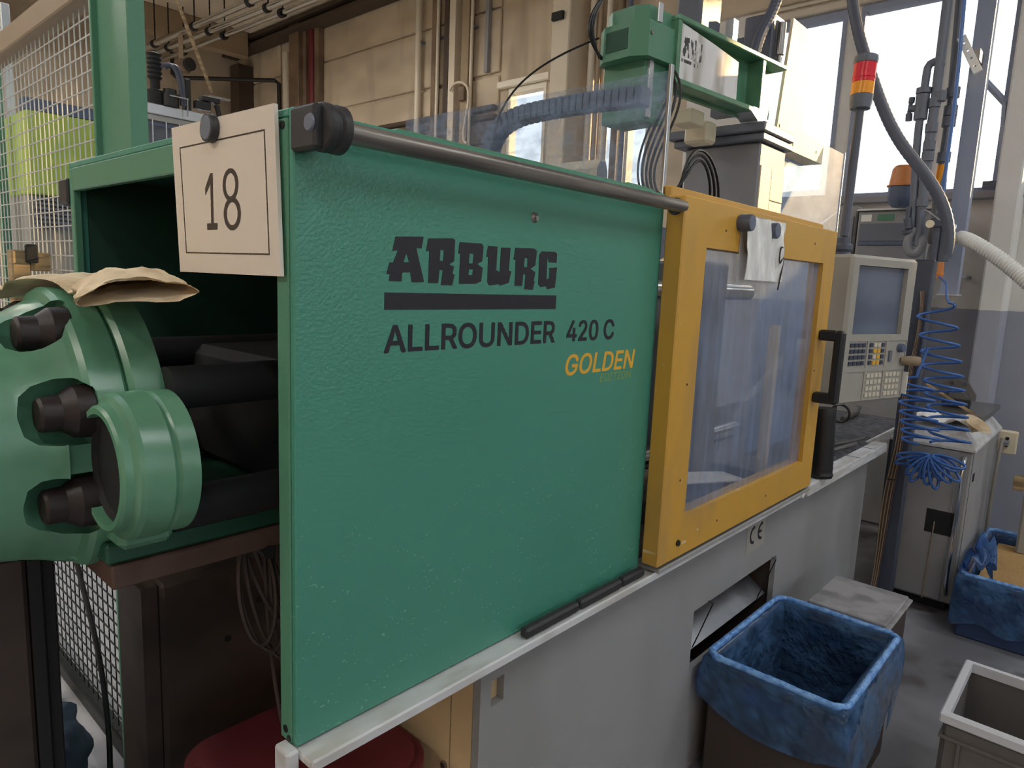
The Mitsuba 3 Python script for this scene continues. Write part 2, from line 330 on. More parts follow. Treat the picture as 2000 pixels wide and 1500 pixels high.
for x, y, nm in ((-3.4, 0.6, 'nearest the dark cabinet'), (-3.4, 4.4, 'behind the mesh fence'), (2.6, 5.6, 'above the lime machine'), (-6.5, 2.5, 'farthest from the windows'), (-0.6, 7.6, 'close to the far wall')):
    ceiling_lamp(x, y, f'white fluorescent ceiling lamp with warm light, {nm}', LAMPW)
for x, y, nm in ((-1.6, -2.5, 'above the aisle at the left'), (0.9, -2.5, 'above the aisle before the green guard'), (3.4, -2.3, 'above the aisle before the crates')):
    ceiling_lamp(x, y, f'white fluorescent ceiling lamp with cool light, {nm}', 10.0, (.94, .98, 1.0))
#@@MACHINE
# ---------------------------------------------------------------- the injection moulding machine
M = thing('injection_moulding_machine', 'large injection moulding machine with green sliding guard and yellow door', 'machine')
H0, H1 = 0.84, 1.79
# base
front = sbox(0.44, 0.0, 3.2, 0.805).difference(sbox(1.395, 0.37, 2.06, 0.57)).difference(sbox(0.473, 0.675, 0.512, 0.735))
base = prism(front, (0, 0.03, 0), XF, ZF, -0.02)
obj('base_panel', base, 'm_beige', M, False, 'grey beige sheet metal front of the base')
obj('base_body', cat(bx(0.46, 1.39, 0.052, 0.92, 0.02, 0.80), bx(2.07, 3.19, 0.052, 0.92, 0.02, 0.80), bx(1.39, 2.07, 0.35, 0.92, 0.02, 0.80)), 'm_brown_dark', M, False)
k = obj('end_panel', cat(bx(0.44, 0.458, 0.052, 0.115, 0.02, 0.80), bx(0.44, 0.458, 0.119, 0.798, 0.02, 0.80)), 'm_beige_warm', M, False, 'beige end panel of the base with warm light painted in')
obj('screw', cyl((0.44, 0.13, 0.505), (0.432, 0.13, 0.505), 0.008, n=12), 'm_steel', k)
obj('latch_pocket', bx(0.47, 0.515, 0.0505, 0.0515, 0.67, 0.74), 'm_beige_warm', M, False)
obj('pedestal', cat(bx(0.105, 0.439, 0.80, 0.975, 0.0, 0.80, .01), bx(0.065, 0.104, 0.808, 0.975, 0.0, 0.80, .004)), 'm_brown_dark', M, False, 'dark brown pedestal under the clamping unit')
for zz, yy in ((0.60, .27), (0.68, .36)):
    obj('bolt_hole', cyl((yy, 0.80, zz), (yy, 0.797, zz), 0.009, n=10), 'm_black', M)
obj('ledge', cat(bx(0.0, 2.10, -0.040, 0.029, 0.824, 0.838, .003), bx(0.0, 2.10, -0.046, -0.038, 0.822, 0.842, .003), bx(0.445, 2.10, 0.012, 0.029, 0.79, 0.823)), 'm_ledge', M, False, 'light grey sheet metal ledge along the guard')
obj('ledge_foot', bx(-0.022, 0.0, -0.01, 0.03, 0.80, 0.845, .004), 'm_ledge', M, False)
obj('ledge_plug', cyl((2.04, -0.046, 0.832), (2.04, -0.052, 0.832), 0.010, n=14), 'm_white', M)
for a, b in ((0.505, 0.688), (0.694, 0.862), (0.868, 0.965)):
    obj('slide_block', bx(a, b, -0.034, -0.012, 0.84, 0.862, .005), 'm_rubber', M, False, 'black rubber slide block on the ledge')
obj('worktop', bx(2.2, 3.2, 0.02, 0.95, 0.806, 0.84, .004), 'm_worktop', M, False, 'dark oily worktop behind the door')
obj('worktop_edge', cat(bx(2.12, 3.215, -0.045, 0.019, 0.806, 0.853, .005)), 'm_ledge', M, False, 'light grey folded edge of the worktop')
for xx in (2.75, 3.0):
    obj('edge_joint', bx(xx, xx + .004, -0.046, 0.0195, 0.8525, 0.8545), 'm_greydark', M, False)
# chute
ch = obj('chute', prism([(0, 0), (0.655, 0), (0.655, 0.135), (0, 0.135)], (1.40, 0.06, 0.405), XF, np.array((0, 0.82, 0.57)), 0.004), 'm_galv', M, False, 'bare sheet metal flap in the chute opening')
for xx in (1.47, 1.985):
    obj('cord', tube([(xx, 0.02, 0.585), (xx + .004, 0.005, 0.58), (xx, 0.03, 0.50), (xx - .006, 0.058, 0.412)], 0.0022, 6), 'm_black', ch)
# sliding guard
gd_ = obj('sliding_guard', cat(bx(0.0, 0.985, 0.0, 0.012, H0 + .002, H1, .002), bx(0.0, 0.985, 0.945, 0.957, H0 + .002, H1, .002), bx(0.0, 0.985, 0.012, 0.945, H1 - .012, H1, .002)), 'm_green', M, False, 'green painted sliding guard with printed lettering')
obj('guard_frame', cat(bx(-.002, 0.014, 0.0125, 0.044, H0 + .002, H1 - .013, .002), bx(-.002, 0.014, 0.925, 0.944, H0 + .002, H1 - .013, .002), bx(-.003, 0.014, 0.046, 0.924, H1 - .062, H1 - .013, .002)), 'm_green_plain', gd_, False)
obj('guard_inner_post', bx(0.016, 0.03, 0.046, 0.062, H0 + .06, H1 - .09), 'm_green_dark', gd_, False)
obj('guard_shade', cat(bx(0.03, 0.98, 0.935, 0.944, 0.85, H1 - .03), bx(0.03, 0.97, 0.06, 0.93, H1 - .03, H1 - .0125)), 'm_guard_shade', gd_, False)  # inner sheets whose dark colour stands for the shade within the guard
obj('hole', cat(cyl((-.0022, 0.024, 1.768), (-.0035, 0.024, 1.768), 0.0055, n=14), cyl((-.0022, 0.028, 0.862), (-.0035, 0.028, 0.862), 0.006, n=12), cyl((-.0022, 0.018, 0.85), (-.0035, 0.018, 0.85), 0.005, n=12)), 'm_black', gd_)
obj('screw', lathe([(0, 0.006), (0.0035, 0.006), (0.004, 0.0035), (0.0065, 0.005), (0.0095, 0.002), (0.0105, 0)], (0.508, 0, 1.691), (0, -1, 0), 20), 'm_steel', gd_)
LOGO = [([(0.176, 1.631), (0.233, 1.635), (0.229, 1.616), (0.218, 1.616), (0.236, 1.562), (0.21, 1.561), (0.207, 1.577), (0.19, 1.576), (0.189, 1.562), (0.164, 1.562), (0.166, 1.573), (0.159, 1.572), (0.165, 1.591), (0.172, 1.591), (0.181, 1.61), (0.17, 1.609)], [[(0.198, 1.607), (0.204, 1.593), (0.192, 1.592)]]), ([(0.243, 1.633), (0.297, 1.637), (0.303, 1.634), (0.302, 1.599), (0.29, 1.593), (0.302, 1.59), (0.299, 1.577), (0.304, 1.577), (0.299, 1.558), (0.273, 1.558), (0.277, 1.583), (0.269, 1.583), (0.267, 1.561), (0.245, 1.561), (0.246, 1.613), (0.239, 1.612)], [[(0.27, 1.616), (0.278, 1.616), (0.277, 1.598), (0.269, 1.598)]]), ([(0.314, 1.632), (0.335, 1.632), (0.367, 1.633), (0.372, 1.628), (0.37, 1.602), (0.358, 1.597), (0.372, 1.59), (0.369, 1.567), (0.355, 1.562), (0.315, 1.561), (0.316, 1.613), (0.311, 1.612)], [[(0.338, 1.614), (0.348, 1.614), (0.347, 1.597), (0.337, 1.597)], [(0.338, 1.587), (0.348, 1.587), (0.347, 1.577), (0.337, 1.577)]]), ([(0.384, 1.63), (0.408, 1.63), (0.407, 1.588), (0.417, 1.585), (0.418, 1.629), (0.443, 1.63), (0.441, 1.587), (0.448, 1.588), (0.442, 1.566), (0.418, 1.56), (0.417, 1.563), (0.39, 1.56), (0.385, 1.566), (0.385, 1.611), (0.38, 1.61)], []), ([(0.457, 1.631), (0.51, 1.633), (0.519, 1.629), (0.516, 1.601), (0.502, 1.594), (0.517, 1.588), (0.513, 1.57), (0.517, 1.571), (0.512, 1.554), (0.487, 1.555), (0.489, 1.583), (0.482, 1.583), (0.48, 1.561), (0.459, 1.561), (0.459, 1.609), (0.453, 1.609)], [[(0.484, 1.614), (0.493, 1.614), (0.493, 1.597), (0.483, 1.596)]]), ([(0.535, 1.629), (0.576, 1.63), (0.582, 1.626), (0.581, 1.609), (0.557, 1.609), (0.555, 1.616), (0.552, 1.616), (0.552, 1.575), (0.56, 1.578), (0.561, 1.593), (0.558, 1.598), (0.584, 1.6), (0.58, 1.56), (0.555, 1.556), (0.553, 1.562), (0.535, 1.56), (0.528, 1.565), (0.527, 1.623)], [])]
def logo_mesh(depth): return [Polygon(a, h).buffer(0.0008).buffer(-0.0008) for a, h in LOGO]
YL = -0.0002
obj('logo_lettering', cat([prism(q, (0, YL, 0), XF, ZF, 0.0006) for q in logo_mesh(0)] + [prism(sbox(0.156, 1.517, 0.586, 1.544), (0, YL, 0), XF, ZF, 0.0006)]), 'm_print', gd_, False, 'black printed block logo over a black bar')
obj('model_lettering', place(text_fit('ALLROUNDER', 0.432, 0.0455, 0.0006, True), (0.156, YL, 1.448), XF, ZF), 'm_print', gd_, False, 'black printed model name')
obj('model_number', place(text_fit('420 C', 0.175, 0.0455, 0.0006, True), (0.627, YL, 1.448), XF, ZF), 'm_print', gd_, False, 'black printed model number')
obj('golden_lettering', place(text_fit('GOLDEN', 0.273, 0.0455, 0.0006, True, 0.18), (0.625, YL, 1.376), XF, ZF), 'm_golden', gd_, False, 'yellow printed italic word')
obj('edition_lettering', place(text_fit('EDITION', 0.128, 0.019, 0.0006, False, 0.18), (0.757, YL, 1.3525), XF, ZF), 'm_golden_dull', gd_, False, 'faded small printed word')
obj('guide_tube', cyl((0.03, -0.05, 1.759), (0.985, -0.05, 1.759), 0.0145, n=28), 'm_tube', gd_, 40, 'dark steel guide tube')
br = obj('tube_bracket', cat(bx(-0.006, 0.014, -0.060, -0.0002, 1.730, 1.787, .004), lathe([(0, 0), (.029, 0), (.0315, .003), (.0315, .012), (.028, .015), (.028, .019), (.0315, .022), (.0315, .033), (.026, .037), (0, .037)], (0.006, -0.052, 1.759), (1, 0, 0), 32)), 'm_rubber', gd_, 30, 'black plastic end bracket of the tube')
obj('bracket_cap', lathe([(0.0, 0.003), (.010, .0028), (.012, 0)], (-0.006, -0.050, 1.762), (-1, 0, 0), 22), 'm_greydark', gd_)
obj('top_rail', cat(bx(0.2, 0.985, 0.03, 0.05, H1, H1 + .012, .003), bx(0.9, 0.985, 0.05, 0.30, H1, H1 + .02, .003)), 'm_green_plain', M, False)
obj('tube_bracket', cat(bx(-0.006, 0.014, 0.958, 1.018, 1.700, 1.757, .004), lathe([(0, 0), (.029, 0), (.0315, .003), (.0315, .033), (.026, .037), (0, .037)], (0.006, 1.01, 1.729), (1, 0, 0), 32)), 'm_rubber', gd_, 30, 'black plastic bracket on the rear side of the guard')
# clamping unit
CY, CZ = 0.475, 1.28
body = lathe([(0, 0), (.15, 0), (.17, .01), (.182, .05), (.190, .13), (.198, .18), (.208, .215), (.222, .240), (.229, .252), (.242, .258), (.248, .266), (.248, .310), (.241, .316), (0, .316)], (-0.45, CY, CZ), (1, 0, 0), 72)
fl2 = lathe([(0, 0), (.248, 0), (.255, .007), (.255, .05), (0, .05)], (-0.1335, CY, CZ), (1, 0, 0), 72)
A_ = man(body) + man(fl2)
BY = 0.285
for s in (-1, 1):
    yb = CY + s * BY
    A_ = A_ + man(lathe([(0, 0), (.088, 0), (.092, .004), (.094, .014), (.104, .019), (.108, .026), (.109, .062), (.104, .066), (0, .066)], (-0.197, yb, CZ), (1, 0, 0), 56)) \
            + man(lathe([(0, 0), (.102, 0), (.107, .006), (.107, .032), (0, .032)], (-0.1305, yb, CZ), (1, 0, 0), 56))
    A_ = A_ + man(bx(-0.170, -0.09, yb - s * .07 - .055, yb - s * .07 + .055, 1.142, 1.26, .01))
A_ = A_ + man(bx(-0.18, -0.09, CY - .14, CY + .14, 1.142, 1.30, .012))
foot = trimesh.convex.convex_hull(np.array([(-.19, CY - .16, 1.10), (-.19, CY + .16, 1.10), (-.14, CY - .16, 1.10), (-.14, CY + .16, 1.10), (-.30, CY - .06, 1.16), (-.30, CY + .06, 1.16), (-.14, CY - .1, 1.25), (-.14, CY + .1, 1.25)]))
A_ = A_ + man(foot)
bolts = []
for an in np.radians((20, 62, 118, 160, 200, 340)):
    yb, zb = CY + .204 * math.cos(an), CZ + .204 * math.sin(an)
    A_ = A_ - man(lathe([(0, 0), (.030, .006), (.044, .022), (.051, .05), (.051, .088), (.047, .093), (0, .093)], (-0.27, yb, zb), (1, 0, 0), 32))
    bolts.append((yb, zb))
for s in (-1, 1):
    A_ = A_ - man(cyl((-0.215, CY + s * BY, CZ), (-0.13, CY + s * BY, CZ), 0.080, n=48))
A_ = A_.trim_by_plane((0, 0, 1), 1.095)
cu = obj('clamp_casting', tm(A_), 'm_green_cast', M, 28, 'green cast end of the clamping unit')
for yb, zb in bolts:
    obj('bolt_cap', lathe([(0, 0), (.022, 0), (.026, .004), (.027, .028), (.039, .045), (.041, .068), (0, .068)], (-0.247, yb, zb), (1, 0, 0), 28), 'm_cap', cu)
for s in (-1, 1):
    obj('bore_shade', lathe([(0, 0.006), (.072, 0.006), (.0795, 0.0), (.0795, .05), (0, .05)], (-0.183, CY + s * BY, CZ), (1, 0, 0), 40), 'm_dark', cu)  # dark fill painting the shade inside the bore
for s in (-1, 1):
    for t_ in (-1, 1): obj('tie_bar', cyl((-.083, CY + s * .235, CZ + t_ * .10), (0.97, CY + s * .235, CZ + t_ * .10), 0.035), 'm_dark', M, 40)
obj('bed', bx(-0.175, 0.97, 0.25, 0.70, 1.108, 1.142, .004), 'm_green_dark', M, False, 'dark green machine bed beam')
obj('bed_plate', bx(-0.17, 0.97, 0.246, 0.704, 1.068, 1.106, .003), 'm_rust', M, False, 'brown steel plate under the bed')
obj('toggle_block', cat(bx(0.15, 0.5, 0.22, 0.73, 1.145, 1.40, .02), bx(0.55, 0.95, 0.2, 0.75, 1.16, 1.68, .02)), 'm_dark', M, False)
# fixed platen guard
dk = obj('sheet_duct', cat(prism(Polygon([(0, 0), (.055, 0), (.055, .095), (.042, .125), (.014, .125), (0, .10)]), (1.165, 0.335, 1.802), (1, 0, 0), (0, 0, 1), -0.66)), 'm_cream', M, False, 'beige sheet metal duct')
obj('duct_end', prism(Polygon([(.003, .003), (.052, .003), (.052, .094), (.040, .121), (.016, .121), (.003, .099)]), (1.165, 0.3348, 1.802), (1, 0, 0), (0, 0, 1), 0.002), 'm_greydark', M, False)
obj('guard_post', cat(bx(0.992, 1.006, 0.012, 0.02, H1 + .0, 2.09, .001)), 'm_chrome', M, False)
pane = trimesh.Trimesh([(1.0, 0.021, 1.80), (1.0, 1.0, 1.80), (1.0, 1.0, 2.078), (1.0, 0.021, 2.078)], [(0, 1, 2), (0, 2, 3)])
obj('guard_pane', pane, 'm_guard_pane', M, False, 'scratched clear plastic guard standing on the machine')
# safety door
D0, D1, DZ0, DZ1 = 0.977, 2.075, 0.865, 1.785
W0, W1, WZ0, WZ1 = 1.10, 1.96, 0.975, 1.671
dr_ = obj('safety_door', cat(cut(bx(D0, D1, -0.060, -0.012, DZ0, DZ1, .003), bx(W0, W1, -0.1, 0.1, WZ0, WZ1))), 'm_yellow', M, False, 'yellow safety door with a large clear window')
obj('door_pane', trimesh.Trimesh([(W0, -0.045, WZ0), (W1, -0.045, WZ0), (W1, -0.045, WZ1), (W0, -0.045, WZ1)], [(0, 1, 2), (0, 2, 3)]), 'm_door_pane', dr_, False, 'scratched hazy plastic pane of the door')
hz0, hz1, hx0, hx1 = 1.19, 1.435, 1.86, 2.135
hp = [(2.035, -.066), (2.035, -.105), (2.06, -.12), (2.06, -.12)]
obj('door_handle', cat(bx(1.985, 2.022, -0.122, -0.0605, 1.408, 1.445, .006), bx(1.985, 2.022, -0.122, -0.0605, 1.188, 1.225, .006), bx(1.985, 2.022, -0.144, -0.112, 1.188, 1.445, .008)), 'm_black', dr_, False, 'black bow handle')
obj('bolt', lathe([(0, .006), (.008, .005), (.0085, 0)], (1.073, -.06, .908), (0, -1, 0), 14), 'm_black', dr_)
for xx, zz in ((1.055, 1.33), (1.06, 1.08), (1.30, .915), (1.65, .915), (1.985, 1.30), (1.4, 1.73), (1.2, 1.72), (1.86, 1.73)):
    obj('screw', lathe([(0, .0015), (.003, .001), (.0032, 0)], (xx, -.06, zz), (0, -1, 0), 10), 'm_rust', dr_)
obj('tube_seat', cyl((D0 - .004, -.05 + .014, 1.759), (D0 + .002, -.05 + .014, 1.759), 0.02), 'm_rubber', dr_)
obj('door_top_rail', bx(1.0, 2.08, -0.008, 0.012, 1.775, 1.812, .003), 'm_yellow', M, False)
obj('door_sill', bx(1.0, 2.09, -0.055, 0.028, 0.84, 0.852, .003), 'm_beige', M, False)
# behind the door
obj('mould_area', cat(bx(1.01, 2.15, 0.55, 0.56, 0.84, 1.80), bx(1.01, 1.03, 0.03, 0.55, 0.84, 1.80)), 'm_greydark', M, False)
obj('fixed_platen', bx(1.66, 1.80, 0.2, 0.545, 0.9, 1.66, .01), 'm_grey', M, False)
obj('moving_platen', bx(1.08, 1.26, 0.22, 0.545, 0.9, 1.66, .01), 'm_grey', M, False)
for yy, zz in ((.26, 1.56), (.26, 1.02)):
    obj('tie_bar', cyl((1.03, yy, zz), (2.1, yy, zz), 0.03), 'm_chrome', M, 40)
obj('chute_sheet', prism([(0, 0), (0.46, 0), (0.46, .1), (0, .1)], (1.36, 0.07, 0.98), np.array((.985, -.0, -.17)), np.array((0.03, 1, 0.1)), 0.004), 'm_white', M, False, 'white sheet inside the door')
obj('side_window_post', cat(bx(1.90, 1.93, 0.05, 0.08, 0.9, 1.45)), 'm_cream', M, False)
# control panel, turned towards the operator
CPD, CPN = np.array((0.9636, -0.2673, 0)), np.array((-0.2673, -0.9636, 0))
CP0 = np.array((2.33, -0.03, 0.0))
def cpb(a, b, z0, z1, d0, d1, c=0.0):      # box in the panel's frame: along CPD, up, depth behind the face (positive = behind)
    m = bx(a, b, d0, d1, z0, z1, c)
    R4 = np.eye(4); R4[:3, 0], R4[:3, 1], R4[:3, 2], R4[:3, 3] = CPD, -CPN, (0, 0, 1), CP0
    m.apply_transform(R4); return m
body = cut(cpb(0.03, 0.505, 1.13, 1.725, 0.0, 0.17, .012), cpb(0.078, 0.432, 1.413, 1.685, -0.05, 0.022),
           *[cpb(a, b, c, d, -0.05, 0.004) for a, b, c, d in ((.07, .197, 1.277, 1.386), (.208, .335, 1.277, 1.386), (.346, .488, 1.277, 1.386), (.07, .197, 1.143, 1.262), (.208, .335, 1.143, 1.262), (.346, .488, 1.143, 1.262))])
cp = obj('control_panel', body, 'm_panel', M, False, 'grey beige control panel with screen and key pads')
obj('screen', cpb(0.079, 0.431, 1.414, 1.684, 0.018, 0.024), 'm_screen', cp, False, 'dark glossy screen')
for px0, dark in ((.073, 1), (.211, 1), (.211, 0), (.349, 0)):
    z0 = 1.277 if dark else 1.143
    hh = .109 if dark else .119
    for r_ in range(4):
        for c_ in range(4):
            a = px0 + .006 + c_ * .0285; zc = z0 + .012 + r_ * (hh - .012) / 4
            am = dark and px0 > .2 and c_ in (1, 2) and r_ < 3
            obj('key', cpb(a, a + .020, zc, zc + .016, -0.0005, 0.0045), 'm_golden' if am and rng.random() < .7 else ('m_key_dark' if dark and not (px0 > .2 and c_ in (1, 2)) else 'm_key_light'), cp, False)
c0 = CP0 + CPD * .44 + np.array((0, 0, 1.355))
obj('rotary_knob', lathe([(0, .022), (.016, .022), (.018, .018), (.019, 0)], c0 - CPN * .004, CPN, 24), 'm_bluegrey', cp)
obj('key_switch', cpb(.363, .383, 1.30, 1.345, -.002, .005), 'm_greydark', cp, False)
c1 = CP0 + CPD * .46 + np.array((0, 0, 1.302))
obj('lever_knob', lathe([(0, 0), (.012, 0), (.016, .01), (.020, .03), (.021, .06), (.017, .075), (0, .08)], c1 + CPN * -.002, CPN * .75 + CPD * .6, 24), 'm_rail_beige', cp, 40, 'beige joystick knob')
obj('tag', cpb(.507, .511, 1.155, 1.25, -.012, .02), 'm_white', cp, False)
obj('panel_neck', lathe([(0, 0), (.032, 0), (.034, .01), (.026, .02), (.036, .03), (.036, .045), (.026, .055), (.026, .075), (0, .08)], (2.425, 0.025, 1.715), (0, 0, 1), 20), 'm_hose_dark', M, 30, 'black clamp on top of the control panel')
slv = [(0, 0), (.036, 0), (.038, .01), (.036, .1)]
obj('panel_arm_sleeve', lathe([(0, 0), (.040, 0), (.045, .012), (.041, .02)] + [(.041 + .002 * (i % 2), .03 + .009 * i) for i in range(26)] + [(.04, .275), (0, .28)], (2.27, -0.035, 0.855), (0.0, 0.05, 1), 22), 'm_black', M, 30, 'black bellows sleeve under the control panel')
# CE plate
ce = obj('conformity_sticker', bx(1.755, 1.915, 0.0285, 0.0298, 0.655, 0.80), 'm_panel', M, False)
def arc(cx, cz, r, a0, a1, wd, n=18):
    t = np.radians(np.linspace(a0, a1, n)); o = [(cx + (r + wd / 2) * math.cos(a), cz + (r + wd / 2) * math.sin(a)) for a in t] + [(cx + (r - wd / 2) * math.cos(a), cz + (r - wd / 2) * math.sin(a)) for a in t[::-1]]
    return Polygon(o)
mk = arc(1.812, .715, .028, 80, 280, .011).union(arc(1.880, .715, .028, 80, 280, .011)).union(sbox(1.852, .710, 1.880, .720))
obj('mark', prism(mk, (0, 0.0284, 0), XF, ZF, 0.0004), 'm_print', ce, False)
#@@OBJECTS
# ---------------------------------------------------------------- sign, magnets, cloth, pouch
sg = thing('number_sign', 'white board with a framed sheet reading 18 hung on the green guard', 'sign')
q = prism([(0.016, 1.563), (0.346, 1.562), (0.364, 1.799), (0.029, 1.795)], (-0.012, 0, 0), (0, 1, 0), ZF, 0.008)
q = prism([(-0.016, 1.563), (-0.029, 1.795), (-0.364, 1.799), (-0.346, 1.562)], (-0.006, 0, 0), YN, ZF, 0.006)
obj('board', q, 'm_paper', sg, False)
fo = Polygon([(-0.044, 1.592), (-0.054, 1.764), (-0.333, 1.765), (-0.319, 1.593)])
obj('printed_frame', prism(fo.difference(fo.buffer(-0.0022)), (-0.0122, 0, 0), YN, ZF, 0.0004), 'm_ink', sg, False)
def ring(cx, cz, a, b, wd): 
    e = affinity.scale(Point(0, 0).buffer(1, 24), a, b); i_ = affinity.scale(Point(0, 0).buffer(1, 24), a - wd, b - wd * .8)
    return affinity.translate(e.difference(i_), cx, cz)
dig = Polygon([(-.2235, 1.637), (-.2235, 1.701), (-.2415, 1.684), (-.2425, 1.694), (-.2235, 1.716), (-.2155, 1.716), (-.2155, 1.637)]).union(sbox(-.238, 1.630, -.203, 1.640))
dig = dig.union(ring(-.1575, 1.695, .0245, .024, .0088)).union(ring(-.1535, 1.6525, .027, .0245, .0095))
obj('digits', prism(dig, (-0.0122, 0, 0), YN, ZF, 0.0004), 'm_ink', sg, False, 'large printed number 18')
def magnet(o, ax, r, h, label, mat2=None):
    k = thing('magnet', label, 'magnet')
    obj('body', lathe([(0, 0), (r, 0), (r * 1.02, h * .1), (r * .97, h * .55), (r, h * .65), (r * .97, h * .95), (r * .9, h), (0, h)] if mat2 is None else [(0, 0), (r, 0), (r, h * .9), (r * .93, h), (0, h)], o, ax, 28), 'm_rubber' if mat2 is None else 'm_hose_dark', k)
    obj('face', lathe([(0, .001), (r * .8, .0008), (r * .84, 0)], np.asarray(o) + np.asarray(ax) * h, ax, 24), mat2 or 'm_greydark', k)
magnet((-0.0125, 0.210, 1.781), np.array((-1., 0, 0)), 0.021, 0.012, 'black round magnet holding the sign with the number 18')
# cloth on the casting
def sheet(fn, nu, nv, th=0.004):
    u, v = np.meshgrid(np.linspace(0, 1, nu), np.linspace(0, 1, nv), indexing='ij')
    P = fn(u, v); n = np.cross(np.gradient(P, axis=0), np.gradient(P, axis=1)); n /= np.linalg.norm(n, axis=2, keepdims=True) + 1e-12
    A, B = (P + n * th / 2).reshape(-1, 3), (P - n * th / 2).reshape(-1, 3); N = nu * nv; F = []
    idx = np.arange(N).reshape(nu, nv)
    a, b, c, d = idx[:-1, :-1].ravel(), idx[1:, :-1].ravel(), idx[1:, 1:].ravel(), idx[:-1, 1:].ravel()
    F += [np.c_[a, b, c], np.c_[a, c, d], N + np.c_[a, c, b], N + np.c_[a, d, c]]
    edge = np.r_[idx[:, 0], idx[-1, 1:], idx[-2::-1, -1], idx[0, -2:0:-1]]; e2 = np.roll(edge, -1)
    F += [np.c_[edge, N + edge, N + e2], np.c_[edge, N + e2, e2]]
    return trimesh.Trimesh(np.vstack([A, B]), np.vstack(F), process=False)
def rag_mesh():
    ns, nc = 70, 40; V = []
    for i, t in enumerate(np.linspace(0, 1, ns)):
        y = .64 - .47 * t; xc = -.170 + .05 * math.sin(t * 3.0) + .02 * t
        wd = .075 + .012 * math.sin(t * 8) - .02 * max(0, t - .8); ht = .009 + .009 * max(0, t - .45) / .55 + .004 * math.sin(t * 19)
        zc = 1.532 + .006 * math.sin(t * 11) - .012 * max(0, .18 - t) * 8 + .010 * t
        for a in np.arange(nc) / nc * 2 * PI:
            dx = wd * math.cos(a); dz = ht * math.sin(a)
            V.append((xc + dx, y + .012 * math.sin(a * 2 + t * 6), zc + dz + .30 * (dx) * (.45 - .5 * t) - .22 * max(0, -dx - .02)))
    V = np.array(V); V[:, 2] += .026 * (meshkit.fbm(V * np.array((26, 10, 26)), 4, 2) - .5); V[:, 0] += .03 * (meshkit.fbm(V * 22 + 7, 3, 5) - .5)
    rr = np.sqrt(np.maximum(.256 ** 2 - (V[:, 1] - CY) ** 2, 0)); on = (V[:, 0] < -.07) & (V[:, 0] > -.22) & (rr > 0)
    V[:, 2] = np.where(on, np.maximum(V[:, 2], CZ + rr + .005), V[:, 2])
    F = []
    for i in range(ns - 1):
        for j in range(nc):
            k = (j + 1) % nc; F += [(i * nc + j, i * nc + k, (i + 1) * nc + k), (i * nc + j, (i + 1) * nc + k, (i + 1) * nc + j)]
    return trimesh.Trimesh(V, F, process=False)
one('cloth_rag', rag_mesh(), 'm_cloth', 'crumpled beige cotton rag lying on the green casting', 'cloth', smooth=50)
# pouch on the door
pk = thing('document_pouch', 'crumpled clear plastic pouch with white sheet hung on the yellow door by magnets', 'pouch')
def pouch(u, v):
    x = 1.290 + .268 * u - .006 * v; z = 1.598 + .165 * v + .006 * u * v
    y = -0.0670 - 0.022 * (meshkit.fbm(np.stack([x * 34, z * 8, x * 0], -1), 4, 4)) - .004 * np.sin(u * 20 + v * 5)
    return np.stack([x, y, z], -1)
obj('sheet', sheet(pouch, 64, 40, 0.0015), 'm_pouch', pk, 50)
obj('film', bx(1.284, 1.566, -0.0625, -0.0615, 1.592, 1.772), 'm_clear_film', pk, False)
obj('drawstring', tube(spline([(1.535, -.085, 1.69), (1.50, -.088, 1.67), (1.51, -.087, 1.652), (1.535, -.085, 1.668), (1.535, -.082, 1.61), (1.53, -.08, 1.575)], 40), 0.0022, 6), 'm_brown_dark', pk)
magnet((1.278, -.0605, 1.746), np.array((0, -1., 0)), 0.022, 0.035, 'grey round magnet at the left corner of the pouch on the yellow door', 'm_bluegrey')
magnet((1.454, -.0605, 1.739), np.array((0, -1., 0)), 0.022, 0.035, 'grey round magnet at the right corner of the pouch on the yellow door', 'm_bluegrey')

# ---------------------------------------------------------------- signal tower
st = thing('signal_tower', 'red and amber signal tower on a dark pole above the control panel', 'signal light')
obj('pole', cyl((2.425, 0.025, 1.797), (2.46, 0.03, 2.30), 0.0165), 'm_hose_dark', st, 40)
sx = (0.05, 0.0, 1)
def stz(z): return (2.46 + (z - 2.30) * .05, 0.03, z)
obj('base', lathe([(0, 0), (.036, 0), (.040, .02), (.042, .05), (0, .05)], stz(2.285), sx, 28), 'm_greydark', st)
obj('amber_module', lathe([(0, 0), (.041, 0), (.041, .045), (0, .045)], stz(2.336), sx, 28), 'm_amber', st)
obj('red_module', cat(lathe([(0, 0), (.041, 0), (.041, .014), (.043, .015), (.043, .021), (.041, .022), (.041, .07), (0, .07)], stz(2.382), sx, 28)), 'm_red_lens', st)
obj('cap', lathe([(0, 0), (.042, 0), (.044, .012), (.042, .026), (.036, .03), (0, .03)], stz(2.453), sx, 28), 'm_greydark', st)
